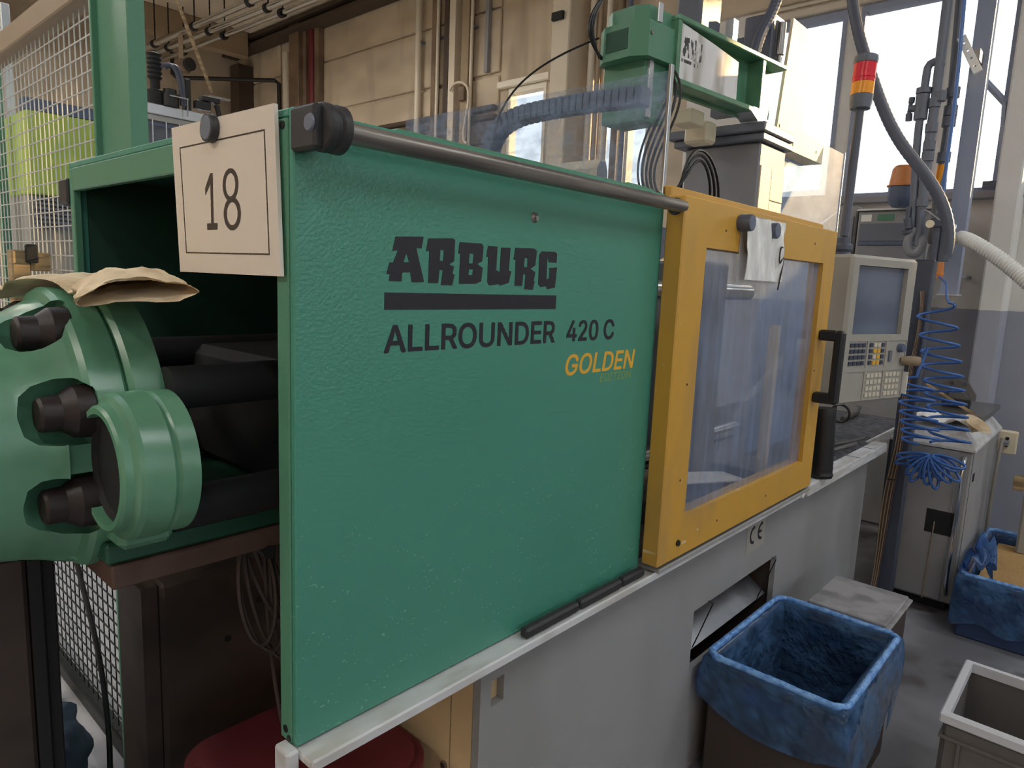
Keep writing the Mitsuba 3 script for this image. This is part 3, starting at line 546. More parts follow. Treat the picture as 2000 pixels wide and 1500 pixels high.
# ---------------------------------------------------------------- handling robot above the machine
rb = thing('handling_robot', 'green handling robot arm with a worn white name plate above the machine', 'robot')
RU = np.array((0.9943, -0.1065, 0)); RV = np.array((0.1065, 0.9943, 0)); R0 = np.array((1.6, 0.35, 0))
def rbx(s0, s1, d0, d1, z0, z1, c=0.0):
    m = bx(s0, s1, d0, d1, z0, z1, c); q = np.eye(4); q[:3, 0], q[:3, 1], q[:3, 2], q[:3, 3] = RU, RV, (0, 0, 1), R0
    m.apply_transform(q); return m
def rpr(poly, d0, d1): return prism(poly, R0 + RV * d1, RU, ZF, d1 - d0)
hx = Polygon([(-.165, -.012), (-.165, .10), (-.135, .16), (-.02, .16), (-.02, -.012)])
def rpl(poly, z0, z1): return prism(poly, R0 + np.array((0, 0, z0)), RU, RV, z1 - z0)
obj('arm_head', cat(rpl(Polygon([(-.155, 0), (-.02, 0), (-.02, .20), (-.155, .20), (-.185, .16), (-.185, .05)]), 2.285, 2.392), rpl(Polygon([(-.135, .02), (-.02, .02), (-.02, .19), (-.135, .19), (-.16, .15), (-.16, .06)]), 2.393, 2.445), rpl(Polygon([(-.13, .03), (-.02, .03), (-.02, .19), (-.14, .19)]), 2.10, 2.2845)), 'm_green_plain', rb, False, 'green cast head of the arm')
obj('cover_plate', rpl(Polygon([(-.187, .06), (-.184, .06), (-.184, .15), (-.187, .15)]), 2.31, 2.372), 'm_green_dark', rb, False)
obj('strap', rbx(-.118, -.098, -.004, .0, 2.394, 2.45), 'm_alu', rb, False); obj('strap', rbx(-.118, -.098, .018, .03, 2.11, 2.284), 'm_alu', rb, False)
obj('screw', cyl(R0 + RU * -.142 + np.array((0, 0, 2.355)) - RV * 0.0, R0 + RU * -.142 + np.array((0, 0, 2.355)) - RV * .004, .007, n=14), 'm_steel', rb)
web = rbx(-.02, .70, .05, .065, 2.22, 2.435)
fl = [rbx(-.02, .70, -.012, .055, 2.424, 2.442, .003), rbx(-.02, .475, -.012, .055, 2.230, 2.249, .003), rbx(.516, .538, -.012, .055, 2.20, 2.4235, .002), rbx(-.0205, .0, -.010, .052, 2.25, 2.4235)]
obj('arm_beam', cat([web] + fl), 'm_green_cast', rb, False, 'green cast beam with bright worn edges')
obj('profile_end', rpr(Polygon([(.475, 2.249), (.515, 2.249), (.538, 2.225), (.538, 2.213), (.60, 2.222), (.625, 2.225), (.622, 2.208), (.60, 2.203), (.585, 2.205), (.585, 2.168), (.575, 2.168), (.57, 2.192), (.545, 2.192), (.54, 2.168), (.516, 2.168), (.512, 2.206), (.462, 2.231)]), -.012, .06), 'm_alu', rb, False, 'bare metal end profile of the beam')
pl = obj('name_plate', rpr(Polygon([(.003, 2.423), (.20, 2.402), (.363, 2.380), (.366, 2.252), (.003, 2.252)]), -.003, .0), 'm_plate', rb, False, 'scratched white name plate with worn black print')
lm = []
for q in logo_mesh(0)[:3]:
    q = affinity.translate(affinity.scale(q, .52, .85, origin=(0.156, 1.56)), -0.138, 2.322 - 1.56)
    lm.append(rpr(q, -.0036, -.0031))
obj('plate_lettering', cat(lm), 'm_worn_print', pl, False, 'half worn black logo')
obj('plate_text', place(text_fit('TURNLIFT', .15, .014, .0004), R0 + RU * .012 - RV * .0032 + np.array((0, 0, 2.312)), RU, ZF) if False else rpr(sbox(.016, 2.305, .075, 2.315).union(sbox(.082, 2.303, .11, 2.313)), -.0036, -.0031), 'm_worn_print', pl, False)
obj('column', cat(bx(2.15, 2.40, .28, .60, 1.815, 2.135, .006)), 'm_grey', rb, False, 'grey column carrying the robot')
obj('column_side', cat(bx(2.16, 2.26, .274, .2795, 1.82, 2.05), bx(2.265, 2.39, .274, .2795, 1.93, 2.05), bx(2.265, 2.39, .274, .2795, 1.82, 1.925)), 'm_cream', rb, False, 'cream side plates of the column')
obj('carriage', cat(bx(2.12, 2.42, .26, .64, 2.137, 2.165, .004), bx(2.10, 2.40, .25, .66, 2.166, 2.20, .004)), 'm_greydark', rb, False)
obj('bearing_block', cat(bx(1.85, 1.95, .42, .50, 2.165, 2.218, .004), bx(1.98, 2.06, .42, .52, 2.12, 2.20, .01)), 'm_cream', rb, False)
wh = prism(Polygon([(2.325, 2.16), (2.885, 2.16), (2.885, 2.235), (2.86, 2.25), (2.62, 2.262), (2.60, 2.30), (2.60, 2.62), (2.56, 2.655), (2.40, 2.655)]), (0, .312, 0), XF, ZF, 0.012)
obj('cover_bracket', cat(wh, bx(2.33, 2.885, .313, .52, 2.16, 2.168)), 'm_cream', rb, False, 'cream sheet metal cover of the robot')
for xx, zz in ((2.36, 2.235), (2.40, 2.19), (2.52, 2.185), (2.80, 2.20)):
    obj('screw', cyl((xx, .2995, zz), (xx, .297, zz), .007, n=10), 'm_greydark', rb)
obj('gripper_block', cat(bx(2.30, 2.42, .34, .46, 2.47, 2.66, .006), bx(2.34, 2.40, .47, .60, 2.30, 2.60)), 'm_hose_dark', rb, False)
obj('gripper_cylinder', cat(cyl((2.33, .315, 2.50), (2.33, .315, 2.62), .016), cyl((2.33, .315, 2.44), (2.33, .315, 2.50), .007)), 'm_orange_old' if False else 'm_steel', rb)
obj('motor_housing', cat(bx(1.86, 2.02, .42, .52, 2.44, 2.64, .01), bx(1.90, 1.97, .38, .46, 2.64, 2.9, .01)), 'm_hose_dark', rb, False)
obj('clip', bx(2.02, 2.06, .37, .40, 2.45, 2.56), 'm_alu', rb, False)
pp = spline([(2.20, .36, 2.47), (2.24, .36, 2.56), (2.30, .35, 2.66), (2.34, .33, 2.80), (2.34, .30, 3.0)], 60)
obj('cable_conduit', tube(pp, [.020 + .0025 * (i % 2) for i in range(60)], 10), 'm_hose_dark', rb)
for k in range(3):
    obj('cable', tube(spline([(1.55 + .02 * k, .60, 2.75 + .02 * k), (1.47, .55, 2.52), (1.40 - .012 * k, .55, 2.40 - .01 * k), (1.43 + .01 * k, .54, 2.30)], 30), .0045, 6), 'm_black', rb)
obj('cable', tube(spline([(1.42, .54, 2.36), (1.33, .62, 2.30), (1.24, .72, 2.20), (1.19, .755, 2.10), (1.175, .76, 2.0)], 30), .0035, 6), 'm_black', rb)
for k in range(5):
    y0 = .30 + .035 * k
    obj('cable', tube(spline([(1.50 + .05 * k, y0, 2.24), (1.48 + .02 * k, y0 - .02, 2.08), (1.46 + .03 * k, y0 + .02, 1.95), (1.45 + .05 * k, y0 - .03, 1.83)], 30), .004 + .001 * (k % 2), 6), 'm_black', rb)
for k in range(3):
    obj('cable', tube(spline([(1.32 + .03 * k, .18, 1.83), (1.36, .15, 1.90 + .02 * k), (1.45, .16, 1.95 + .015 * k), (1.56 + .03 * k, .18, 1.90), (1.60 + .03 * k, .2, 1.82)], 30), .0045, 6), 'm_black', rb)
# added chain standing in for the dark curved shape in the clear guard
dc = thing('chain_stand_in', 'added dark chain standing in for the curved shape in the clear guard', 'chain stand-in')
path = spline([(1.3, .90, 1.82), (1.3, .902, 1.95), (1.3, .895, 2.03), (1.3, .865, 2.08), (1.3, .80, 2.112), (1.3, .68, 2.125), (1.3, .45, 2.125), (1.3, .27, 2.118)], 34)
for i in range(len(path) - 1):
    a, b = path[i], path[i + 1]; d = (b - a) / np.linalg.norm(b - a); nrm = np.cross(d, (1, 0, 0)); L = np.linalg.norm(b - a)
    m = bx(-.03, .03, 0.0015, L - .0015, -.027, .027, .004); q = np.eye(4); q[:3, 0], q[:3, 1], q[:3, 2], q[:3, 3] = (1, 0, 0), d, np.cross((1, 0, 0), d), a + nrm * .0
    m.apply_transform(q); obj('link', m, 'm_bluegrey', dc, False)
# clear guard at the rear
cgd = thing('clear_sheet', 'clear plastic sheet standing behind the yellow door', 'plastic sheet')
obj('sheet', prism(Polygon([(2.44, .846), (3.34, .846), (3.34, 2.28), (2.90, 2.28), (2.90, 2.15), (2.44, 2.15)]), (0, .353, 0), XF, ZF, .003), 'm_clear_sheet', cgd, False)
obj('edge_strip', cat(bx(3.3405, 3.352, .345, .358, .845, 2.29, .002)), 'm_alu', cgd, False)
obj('foot', bx(2.44, 3.35, .34, .365, 0.8405, .8449), 'm_greydark', cgd, False)

# ---------------------------------------------------------------- pipes, hoses and cabinets by the windows
PX = 4.2
def yz(L, x=PX): return [(x, a, b) for a, b in L]
wp = thing('water_pipe', 'grey water pipe with an elbow loop and a stop valve in front of the window', 'pipe')
obj('riser', tube(yz([(.162, 3.9), (.158, 3.241), (.157, 2.90), (.155, 2.70), (.165, 2.3), (.145, 1.87)]), .024, 12), 'm_greydark', wp)
obj('loop', tube(spline(yz([(.155, 2.86), (.178, 2.915), (.205, 2.905), (.216, 2.86), (.219, 2.724), (.222, 2.611), (.205, 2.2), (.193, 1.93)]), 50), .0215, 12), 'm_greydark', wp)
obj('valve_body', cat(cyl((PX, .220, 2.60), (PX, .220, 2.74), .036), cyl((PX, .219, 2.745), (PX, .219, 2.775), .04), cyl((PX, .22, 2.67), (PX - .0, .285, 2.665), .020), cyl((PX, .13, 2.69), (PX, .13, 2.745), .03)), 'm_greydark', wp)
obj('valve_handle', cat(cyl((PX, .285, 2.61), (PX, .278, 2.725), .011), cyl((PX, .28, 2.60), (PX, .282, 2.64), .018), cyl((PX, .277, 2.70), (PX, .276, 2.73), .016)), 'm_hose_dark', wp)
for z in (2.66, 2.52, 2.42, 2.36, 2.10): obj('coupling', cyl((PX, .155 + (z < 2.3) * .0, z), (PX, .156, z + .05), .032, n=16), 'm_greydark', wp)
obj('lower_elbow', tube(spline(yz([(.178, 1.98), (.195, 1.93), (.205, 1.885), (.192, 1.845), (.16, 1.825), (.137, 1.85), (.137, 1.92)]), 30), .026, 12), 'm_grey', wp)
obj('lower_valve', cat(cyl((PX - .03, .215, 2.03), (PX - .03, .20, 1.97), .022), cyl((PX - .03, .215, 2.10), (PX - .03, .215, 2.03), .012), cyl((PX, .205, 1.945), (PX, .21, 1.965), .036)), 'm_hose_dark', wp)
PX = 4.28
wp2 = thing('water_pipe', 'thicker pipe with couplings and a yellow sleeve next to the valve pipe', 'pipe')
obj('riser', tube(yz([(.112, 3.9), (.107, 3.23), (.084, 2.678), (.090, 2.339), (.075, 2.1)], PX), .026, 12), 'm_greydark', wp2)
for z, yy in ((2.72, .086), (2.62, .086), (2.56, .087), (2.36, .09)): obj('coupling', cyl((PX, yy, z), (PX, yy, z + .055), .036, n=16), 'm_greydark', wp2)
obj('yellow_sleeve', cyl((PX, .092, 2.20), (PX, .09, 2.345), .027), 'm_amber', wp2)
obj('filter_bowl', cat(cyl((PX, .080, 2.13), (PX, .085, 2.19), .030), cyl((PX, .078, 2.05), (PX, .08, 2.13), .038), lathe([(0, 0), (.03, .01), (.036, .04), (.036, .16), (0, .16)], (PX, .085, 1.88), (0, 0, 1), 18)), 'm_grey', wp2)
obj('tail', tube(spline(yz([(.085, 1.88), (.10, 1.7), (.115, 1.45), (.10, 1.2), (.08, .5), (.08, 0)], PX), 30), .022, 10), 'm_grey', wp2)
PX = 4.2
one('blue_air_pipe', tube(spline(yz([(.082, 3.9), (.073, 3.224), (.055, 2.675), (.055, 2.25), (.05, 2.02)]), 30), .010, 8), 'm_hose_blue', 'thin blue air pipe running down beside the grey pipes', 'pipe')
am = thing('air_manifold', 'dark compressed air unit with brass fittings beside the steel post', 'air unit')
obj('body', cat(bx(4.12, 4.19, -.02, .07, 1.97, 2.05, .008), cyl((4.15, .0, 1.78), (4.15, .0, 1.97), .028), cyl((4.15, .045, 1.78), (4.15, .045, 1.97), .022)), 'm_hose_dark', am)
obj('fitting', cat(cyl((4.12, .0, 1.68), (4.12, .0, 1.775), .016, n=6), cyl((4.12, .0, 1.70), (4.12, .0, 1.72), .02, n=6)), 'm_orange_old', am)
obj('gauge', cyl((4.119, .08, 1.99), (4.10, .08, 1.99), .022), 'm_cream', am)
obj('lever', tube(spline([(4.1, .145, 2.08), (4.1, .06, 2.035), (4.1, -.02, 1.99), (4.1, -.045, 1.985), (4.1, -.05, 1.96)], 20), .005, 6), 'm_chrome', am)
# steel channel post
sp = thing('steel_post', 'tall grey steel channel post in front of the right windows', 'post')
obj('channel', cat(bx(4.36, 4.37, -.055, .035, 1.60, 4.90), bx(4.371, 4.44, .028, .035, 1.60, 4.90), bx(4.371, 4.44, -.055, -.048, 1.60, 4.90)), 'm_winframe', sp, False)
obj('foot_plate', bx(4.34, 4.46, -.065, .045, 1.585, 1.598, .002), 'm_alu', sp, False)
obj('bracket_leg', bx(4.44, 4.999, -.02, .0, 1.70, 1.72), 'm_grey', sp, False)
ps = cut(bx(0, .018, -.022, .022, 0, .23), *[cyl((-.1, 0, z), (.1, 0, z), .007, n=10) for z in (.04, .09, .14, .19)])
ps.apply_transform(trimesh.transformations.rotation_matrix(math.radians(-27), (1, 0, 0))); ps.apply_translation((4.22, -.035, 2.83))
st2 = thing('perforated_strut', 'white perforated strut clamped slanting to the steel post', 'strut')
obj('rail', ps, 'm_white', st2, False)
obj('clamp', bx(4.239, 4.359, -.03, .0, 2.90, 2.96), 'm_steel', st2, False)
obj('end_cap', cyl((4.305, -.135, 3.03), (4.32, -.135, 3.03), .012), 'm_red_lens', st2) if False else None
one('diagonal_brace', cat(bx(4.70, 4.72, -.03, -.005, 2.45, 2.84), ) if False else cat(tube([(4.8, .03, 2.93), (4.8, -.105, 2.77)], .020, 4), tube([(4.8, -.105, 2.77), (4.8, -.128, 2.40)], .022, 4)), 'm_winframe', 'light grey bent brace beside the concrete pillar', 'brace', smooth=False)
# white ribbed hose
hp_ = spline([(4.25, -.055, 1.92), (4.2, -.10, 1.905), (4.15, -.233, 1.825), (4.1, -.389, 1.70), (4.05, -.60, 1.48), (4.0, -.85, 1.15), (4.0, -1.10, .80), (4.0, -1.25, .40), (4.0, -1.30, .045)], 280)
one('ribbed_hose', tube(hp_, [.034 + .008 * (i % 2) for i in range(280)], 14), 'm_hose_white', 'white ribbed hose sagging out to the right from the steel post', 'hose', smooth=25)
one('cable_conduit', tube(spline([(3.3, .41, 3.25), (3.3, .378, 3.015), (3.3, .315, 2.80), (3.3, .255, 2.65), (3.3, .193, 2.506), (3.3, .08, 2.302), (3.3, -.073, 2.101), (3.3, -.15, 1.95), (3.3, -.172, 1.84), (3.3, -.165, 1.76)], 120), [.026 + .0018 * (i % 2) for i in range(120)], 12), 'm_hose_dark', 'dark corrugated conduit bending down from the roof past the signal tower', 'conduit')
# beacon on the control cabinets
bc = thing('beacon', 'amber beacon lamp with a blue grey base on the control cabinet', 'beacon')
obj('base', lathe([(0, 0), (.05, .0), (.075, .03), (.082, .07), (.082, .125), (0, .125)], (4.5, .34, 2.135), (0, 0, 1), 28), 'm_bluegrey', bc)
obj('dome', lathe([(0, 0), (.092, 0), (.092, .008), (.082, .012), (.07, .11), (.055, .128), (0, .13)], (4.5, .34, 2.262), (0, 0, 1), 28), 'm_orange_old', bc)
cc = thing('control_cabinet', 'beige control cabinet with a dark front panel under the beacon', 'cabinet')
obj('body', bx(4.62, 4.95, .18, .62, 0, 2.13, .01), 'm_beige', cc, False)
obj('front_panel', bx(4.605, 4.619, .20, .60, 1.93, 2.045), 'm_greydark', cc, False)
obj('lower_panel', bx(4.605, 4.619, .20, .60, 1.72, 1.90), 'm_grey', cc, False)
obj('rail', bx(4.595, 4.619, .20, .60, 1.902, 1.928, .003), 'm_bluegrey', cc, False)
obj('top', bx(4.60, 4.95, .17, .63, 2.131, 2.142), 'm_alu', cc, False)
obj('label_plate', bx(4.616, 4.6195, .40, .50, 2.065, 2.105), 'm_green_plain', cc, False)
obj('label_plate', bx(4.616, 4.6195, .535, .60, 2.06, 2.105), 'm_white', cc, False)
c2 = thing('control_cabinet', 'plain beige switch cabinet behind the signal tower pole', 'cabinet')
obj('body', bx(4.66, 4.95, .64, .84, 0, 2.17, .01), 'm_beige', c2, False)
obj('side_fin', bx(4.63, 4.659, .655, .675, 1.6, 2.1), 'm_grey', c2, False)
one('cable_bundle_ledge', cat([tube(spline([(4.93, -.02 - .0 * k, 2.285 + .012 * k), (4.93, -.3, 2.28 + .015 * k), (4.93, -.7, 2.285 + .01 * k)], 12), .008, 6) for k in range(4)]), 'm_greydark', 'loose grey cables lying along the window ledge', 'cables', kind='stuff')
# dark stand post with cables
po = thing('stand_post', 'dark slim stand post behind the control panel', 'post')
obj('post', cat(bx(3.30, 3.36, -.125, -.045, .03, 1.75, .006)), 'm_post', po, False)
obj('base', bx(3.25, 3.40, -.16, .03, 0, .03, .004), 'm_greydark', po, False)
cbn = thing('cable_bundle', 'bundle of thin brownish cables hanging beside the control panel', 'cables')
for k in range(6):
    o = (k - 2.5) * .0045
    obj('cable', tube(spline([(3.285, -.095 + o * .6, 1.60), (3.285, -.095 + o * .6, 1.30), (3.283, -.08 + o, 1.05), (3.28, -.08 + o * 1.2, .85), (3.275, -.065 + o * 1.6, .63), (3.278, -.055 + o * 1.2, .28), (3.235, -.05 + o, .004)], 40), .0034, 6), 'm_rail_beige' if k % 2 else 'm_rust', cbn)
obj('tie', lathe([(.020, 0), (.0215, 0), (.0215, .006), (.020, .006), (.020, 0)], (3.277, -.066, .66), (0, 0, 1), 12), 'm_black', cbn)
# coiled air hoses
def coil(p0, p1, r0, r1, turns, n, dens=1.0, ph=0.0):
    t = np.linspace(0, 1, n); a = ph + turns * 2 * PI * t ** dens
    r = r0 + (r1 - r0) * t; c = np.asarray(p0)[None] * (1 - t[:, None]) + np.asarray(p1)[None] * t[:, None]
    return c + np.stack([r * .55 * np.cos(a), r * np.sin(a), 0 * a], -1)
lead = spline([(4.1, .0, 1.69), (3.7, -.12, 1.62), (3.4, -.18, 1.57), (3.22, -.23, 1.545)], 24)
c_a = coil((3.22, -.167, 1.545), (3.22, -.306, .89), .078, .082, 9.5, 460, 1.25, -PI / 2)
one('coiled_hose', tube(np.vstack([lead[:-1], c_a]), .0065, 7), 'm_hose_blue', 'blue spiral air hose hanging in the right hand coil', 'hose', smooth=60)
c_b = coil((3.10, -.147, 1.20), (3.10, -.207, .90), .070, .078, 6.5, 300, 1.15, 0)
one('coiled_hose', tube(np.vstack([spline([(3.17, -.17, 1.34), (3.16, -.16, 1.28), (3.138, -.147, 1.22)], 10)[:-1], c_b]), .0065, 7), 'm_hose_blue', 'blue spiral air hose in the left hand coil nearer the dark post', 'hose', smooth=60)
cl = thing('coiled_hose', 'tight fanned blue hose loops at the bottom of the hanging coils', 'hose')
for k in range(13):
    an = math.radians(-78 + 13 * k); L = .135 + .02 * math.sin(k * 2.1); o = np.array((3.15 + .006 * (k % 3), -.245, .842))
    dy, dz = -math.sin(an), -math.cos(an)
    t = np.linspace(0, 2 * PI, 25)[:-1]
    ctr = o + np.array((0, dy, dz)) * (L * .55); ax = np.array((0, dy, dz)) * L * .5
    sd = np.array((.35 * .05, dz * .016, -dy * .016))
    obj('loop', tube(ctr + np.cos(t)[:, None] * ax + np.sin(t)[:, None] * sd, .0065, 6, True), 'm_hose_blue', cl, 60)

# ---------------------------------------------------------------- grey cabinet on the right with its load
gc = thing('service_cabinet', 'grey beige cabinet with a sloping top rim behind the blue hoses', 'cabinet')
cx0, cx1, cy0, cy1 = 3.415, 4.27, -.374, -.02
obj('body', bx(cx0, cx1, cy0, cy1, .05, .835, .006), 'm_beige', gc, False)
obj('plinth', bx(cx0 + .03, cx1 - .03, cy0 + .03, cy1 - .03, 0, .05), 'm_dark', gc, False)
ld = trimesh.convex.convex_hull(np.array([(cx0 - .01, cy0 - .01, .838), (cx0 - .01, cy1 + .01, .838), (cx1 + .01, cy0 - .01, .838), (cx1 + .01, cy1 + .01, .838), (cx0 - .01, cy0 - .01, .85), (cx0 - .01, cy1 + .01, .85), (cx1 + .01, cy0 - .01, .85), (cx1 + .01, cy1 + .01, .85), (cx0 + .04, cy0 + .05, .925), (cx0 + .04, cy1 - .04, .925), (cx1 - .04, cy0 + .05, .925), (cx1 - .04, cy1 - .04, .925)]))
obj('lid', ld, 'm_ledge', gc, False, 'light bevelled top')
obj('door', bx(cx0 - .006, cx0 - .001, cy0 + .055, cy1 - .01, .06, .832, .002), 'm_beige', gc, False)
obj('handle', tube(spline([(cx0 - .004, cy0 + .03, .10), (cx0 - .02, cy0 + .03, .12), (cx0 - .022, cy0 + .03, .5), (cx0 - .02, cy0 + .03, .79), (cx0 - .004, cy0 + .03, .81)], 40), .010, 10), 'm_chrome', gc, 50, 'long chrome handle')
obj('vent', bx(cx0 - .009, cx0 - .0065, -.335, -.215, .40, .52), 'm_dark', gc, False, 'black square vent')
obj('latch', bx(cx0 + .05, cx0 + .10, cy0 - .006, cy0 - .0005, .68, .72), 'm_dark', gc, False)
for a, b in ((cx0 + .02, cx0 + .28), (cx0 + .285, cx1 - .02)): obj('side_panel', bx(a, b, cy0 - .004, cy0 - .0005, .07, .83, .001), 'm_beige', gc, False)
obj('seam_wire', tube([(cx0 - .012, -.255, .46), (cx0 - .012, -.25, .25), (cx0 - .01, -.245, .05)], .003, 6), 'm_rail_beige', gc)
pt = thing('steel_plate', 'thick steel plate lying on the lid of the grey cabinet', 'plate')
obj('plate', bx(3.64, 4.24, -.365, -.06, .955, .985, .004), 'm_steel', pt, False)
obj('lower_plate', bx(3.66, 4.22, -.345, -.07, .926, .953, .003), 'm_greydark', pt, False)
bk = thing('bolted_bracket', 'dark bolted steel bracket standing on the steel plate', 'bracket')
obj('base', bx(3.85, 3.97, -.26, -.14, .986, 1.03, .004), 'm_dark', bk, False)
obj('plate', prism(Polygon([(.29, 1.03), (.29, 1.06), (.245, 1.13), (.17, 1.14), (.12, 1.10), (.12, 1.03)]), (3.90, 0, 0), YN, ZF, .022), 'm_steel', bk, False)
for yy, zz in ((-.16, 1.055), (-.175, 1.115), (-.235, 1.115), (-.255, 1.055)): obj('bolt', cyl((3.878, yy, zz), (3.868, yy, zz), .012, n=6), 'm_chrome', bk)
def wcl(u, v):
    x = 3.44 + .20 * u; y = -.07 - .27 * v; z = .930 + .05 * meshkit.fbm(np.stack([x * 18, y * 12, 0 * x], -1), 3, 8) + .03 * np.sin(v * 6) ** 2
    return np.stack([x, y, z], -1)
one('white_cloth', sheet(wcl, 30, 44, .004), 'm_white', 'crumpled white cloth heaped on the front edge of the cabinet lid', 'cloth', smooth=50)
one('wooden_batten', tube([(3.80, -.07, 1.10), (3.50, -.345, 1.01)], .009, 4), 'm_wood', 'thin pale batten leaning across the white cloth', 'batten', smooth=False)
one('paper_funnel', lathe([(.012, 0), (.03, .03), (.065, .05), (.062, .048), (.028, .028), (.010, 0)], (3.455, -.345, .935), (-.2, -.5, .8), 18), 'm_cloth', 'open paper funnel lying at the cabinet corner', 'paper')
so = thing('wall_socket', 'beige cable socket on the right side of the cabinet', 'socket')
obj('box', bx(4.28, 4.34, -.46, -.37, .70, .83, .005), 'm_cream', so, False)
obj('hole', cat(cyl((4.279, -.415, .79), (4.276, -.415, .79), .01, n=10), cyl((4.279, -.415, .75), (4.276, -.415, .75), .01, n=10)), 'm_black', so, False)
obj('arm', bx(4.20, 4.279, -.43, -.40, .76, .78), 'm_grey', so, False)
one('power_cable', tube(spline([(4.20, -.400, .80), (4.15, -.397, .60), (4.14, -.396, .30), (4.16, -.396, .012)], 40), .010, 8), 'm_panel', 'pale cable drooping down the side of the cabinet', 'cable')
one('black_cable', tube(spline([(4.45, -.68, 1.13), (4.32, -.57, 1.07), (4.25, -.53, .85), (4.25, -.54, .6), (4.30, -.58, .35), (4.33, -.62, .014)], 50), .012, 8), 'm_hose_dark', 'dark cable arching at the right edge', 'cable')
rl = thing('suction_lance', 'cream suction lance with a wooden block standing in the beige granules', 'lance')
obj('tube', bx(3.84, 3.94, -.66, -.56, .262, .92, .012), 'm_panel', rl, False)
obj('block', bx(3.83, 3.90, -.558, -.51, .60, .67, .003), 'm_wood', rl, False)
# ---------------------------------------------------------------- bins
def crate(x0, x1, y0, y1, h, name, label, wall, rim, grp=None, ribs=True, holes=None):
    k = thing(name, label, 'crate', grp)
    t = .006
    cs_ = [bx(x0 + .012 + t, x1 - .012 - t, y0 + .012 + t, y1 - .012 - t, .012, h + 1)]
    if holes: cs_.append(bx(x0 - 1, x1 + 1, holes[0], holes[1], h - .105, h - .04))
    obj('shell', cut(bx(x0 + .012, x1 - .012, y0 + .012, y1 - .012, 0.0, h - .03, .008), *cs_), wall, k, False)
    obj('rim', cut(bx(x0, x1, y0, y1, h - .0295, h, .004), bx(x0 + .022, x1 - .022, y0 + .022, y1 - .022, h - .1, h + .1)), rim, k, False)
    if ribs:
        for zz in (h - .075,): obj('rib', cut(bx(x0 + .003, x1 - .003, y0 + .003, y1 - .003, zz, zz + .008), bx(x0 + .0115, x1 - .0115, y0 + .0115, y1 - .0115, zz - 1, zz + 1)), wall, k, False)
        for xx in (x0 + .05, x1 - .058): 
            obj('rib', bx(xx, xx + .008, y0 + .003, y0 + .0115, .01, h - .076), wall, k, False); obj('rib', bx(xx, xx + .008, y1 - .0115, y1 - .003, .01, h - .076), wall, k, False)
        for yy in (y0 + .05, y1 - .058):
            obj('rib', bx(x0 + .003, x0 + .0115, yy, yy + .008, .01, h - .076), wall, k, False)
    return k
def liner(x0, x1, y0, y1, h, zin, skirt_fn, fold=.016, seed=1):
    """thin bag: floor and inner walls, over the rim, skirt outside"""
    import itertools
    n = 56; per = []
    cs = [(x0, y1), (x0, y0), (x1, y0), (x1, y1)]
    for i in range(4):
        a, b = np.array(cs[i]), np.array(cs[(i + 1) % 4])
        for t in np.arange(n) / n: per.append((*(a * (1 - t) + b * t), i, t))
    per = np.array(per); c = np.array(((x0 + x1) / 2, (y0 + y1) / 2)); xy = per[:, :2]
    d = xy - c; hx_, hy_ = (x1 - x0) / 2, (y1 - y0) / 2
    def off(o):
        s = np.stack([(hx_ + o) / hx_ * d[:, 0], (hy_ + o) / hy_ * d[:, 1]], -1); return c + s
    rows = []
    for o, z in ((-.050, zin), (-.044, (h + zin) * .45), (-.040, h * .75), (-.036, h - .03), (-.028, h + .006), (-.010, h + .011), (.006, h + .006)):
        rows.append(np.c_[off(o), np.full(len(per), z)])
    sk = np.array([skirt_fn(int(i), t) for i, t in per[:, 2:]])
    for f in np.linspace(.06, 1, 16):
        z = h - .006 - (h - .006 - sk) * f
        rows.append(np.c_[off(.007 + .008 * np.sin(f * 2.6)), z])
    P = np.array(rows)
    q = P * np.array((15, 15, 11.)); w = (meshkit.fbm(q, 4, seed) - .5) + .5 * (np.abs(meshkit.fbm(P * 34, 3, seed + 3) - .5))
    amp = np.ones(len(rows)) * fold; amp[4:7] = .004; amp[0] = .002
    nrm = np.zeros_like(P); nrm[..., :2] = d / np.linalg.norm(d, axis=1, keepdims=True)
    out = np.where(np.arange(len(rows)) >= 7, np.abs(w).T, w.T * 1.0).T
    P = P + nrm * (out * amp[:, None] * 1.5)[..., None]
    m, N = P.shape[:2]; F = []
    for i in range(m - 1):
        for j in range(N):
            k = (j + 1) % N
            F += [(i * N + j, (i + 1) * N + j, (i + 1) * N + k), (i * N + j, (i + 1) * N + k, i * N + k)]
    V = np.vstack([P.reshape(-1, 3), [c[0], c[1], zin]])
    for j in range(N): F.append((m * N, j, (j + 1) % N))
    return trimesh.Trimesh(V, F, process=False)
crate(1.425, 2.020, -.425, -.008, .42, 'crate', 'brown plastic crate under the blue bag in front of the chute', 'm_crate_brown', 'm_crate_brown', None, False, (-.285, -.13))
def sk1(i, t):
    if i == 0: return .295 - .05 * math.sin(PI * t) - .02 * t
    if i == 1: return .27 - .16 * math.sin(PI * min(1, t * 1.15)) * (1 - .2 * t) if t < .8 else .13 + (t - .8) * .6
    return .30
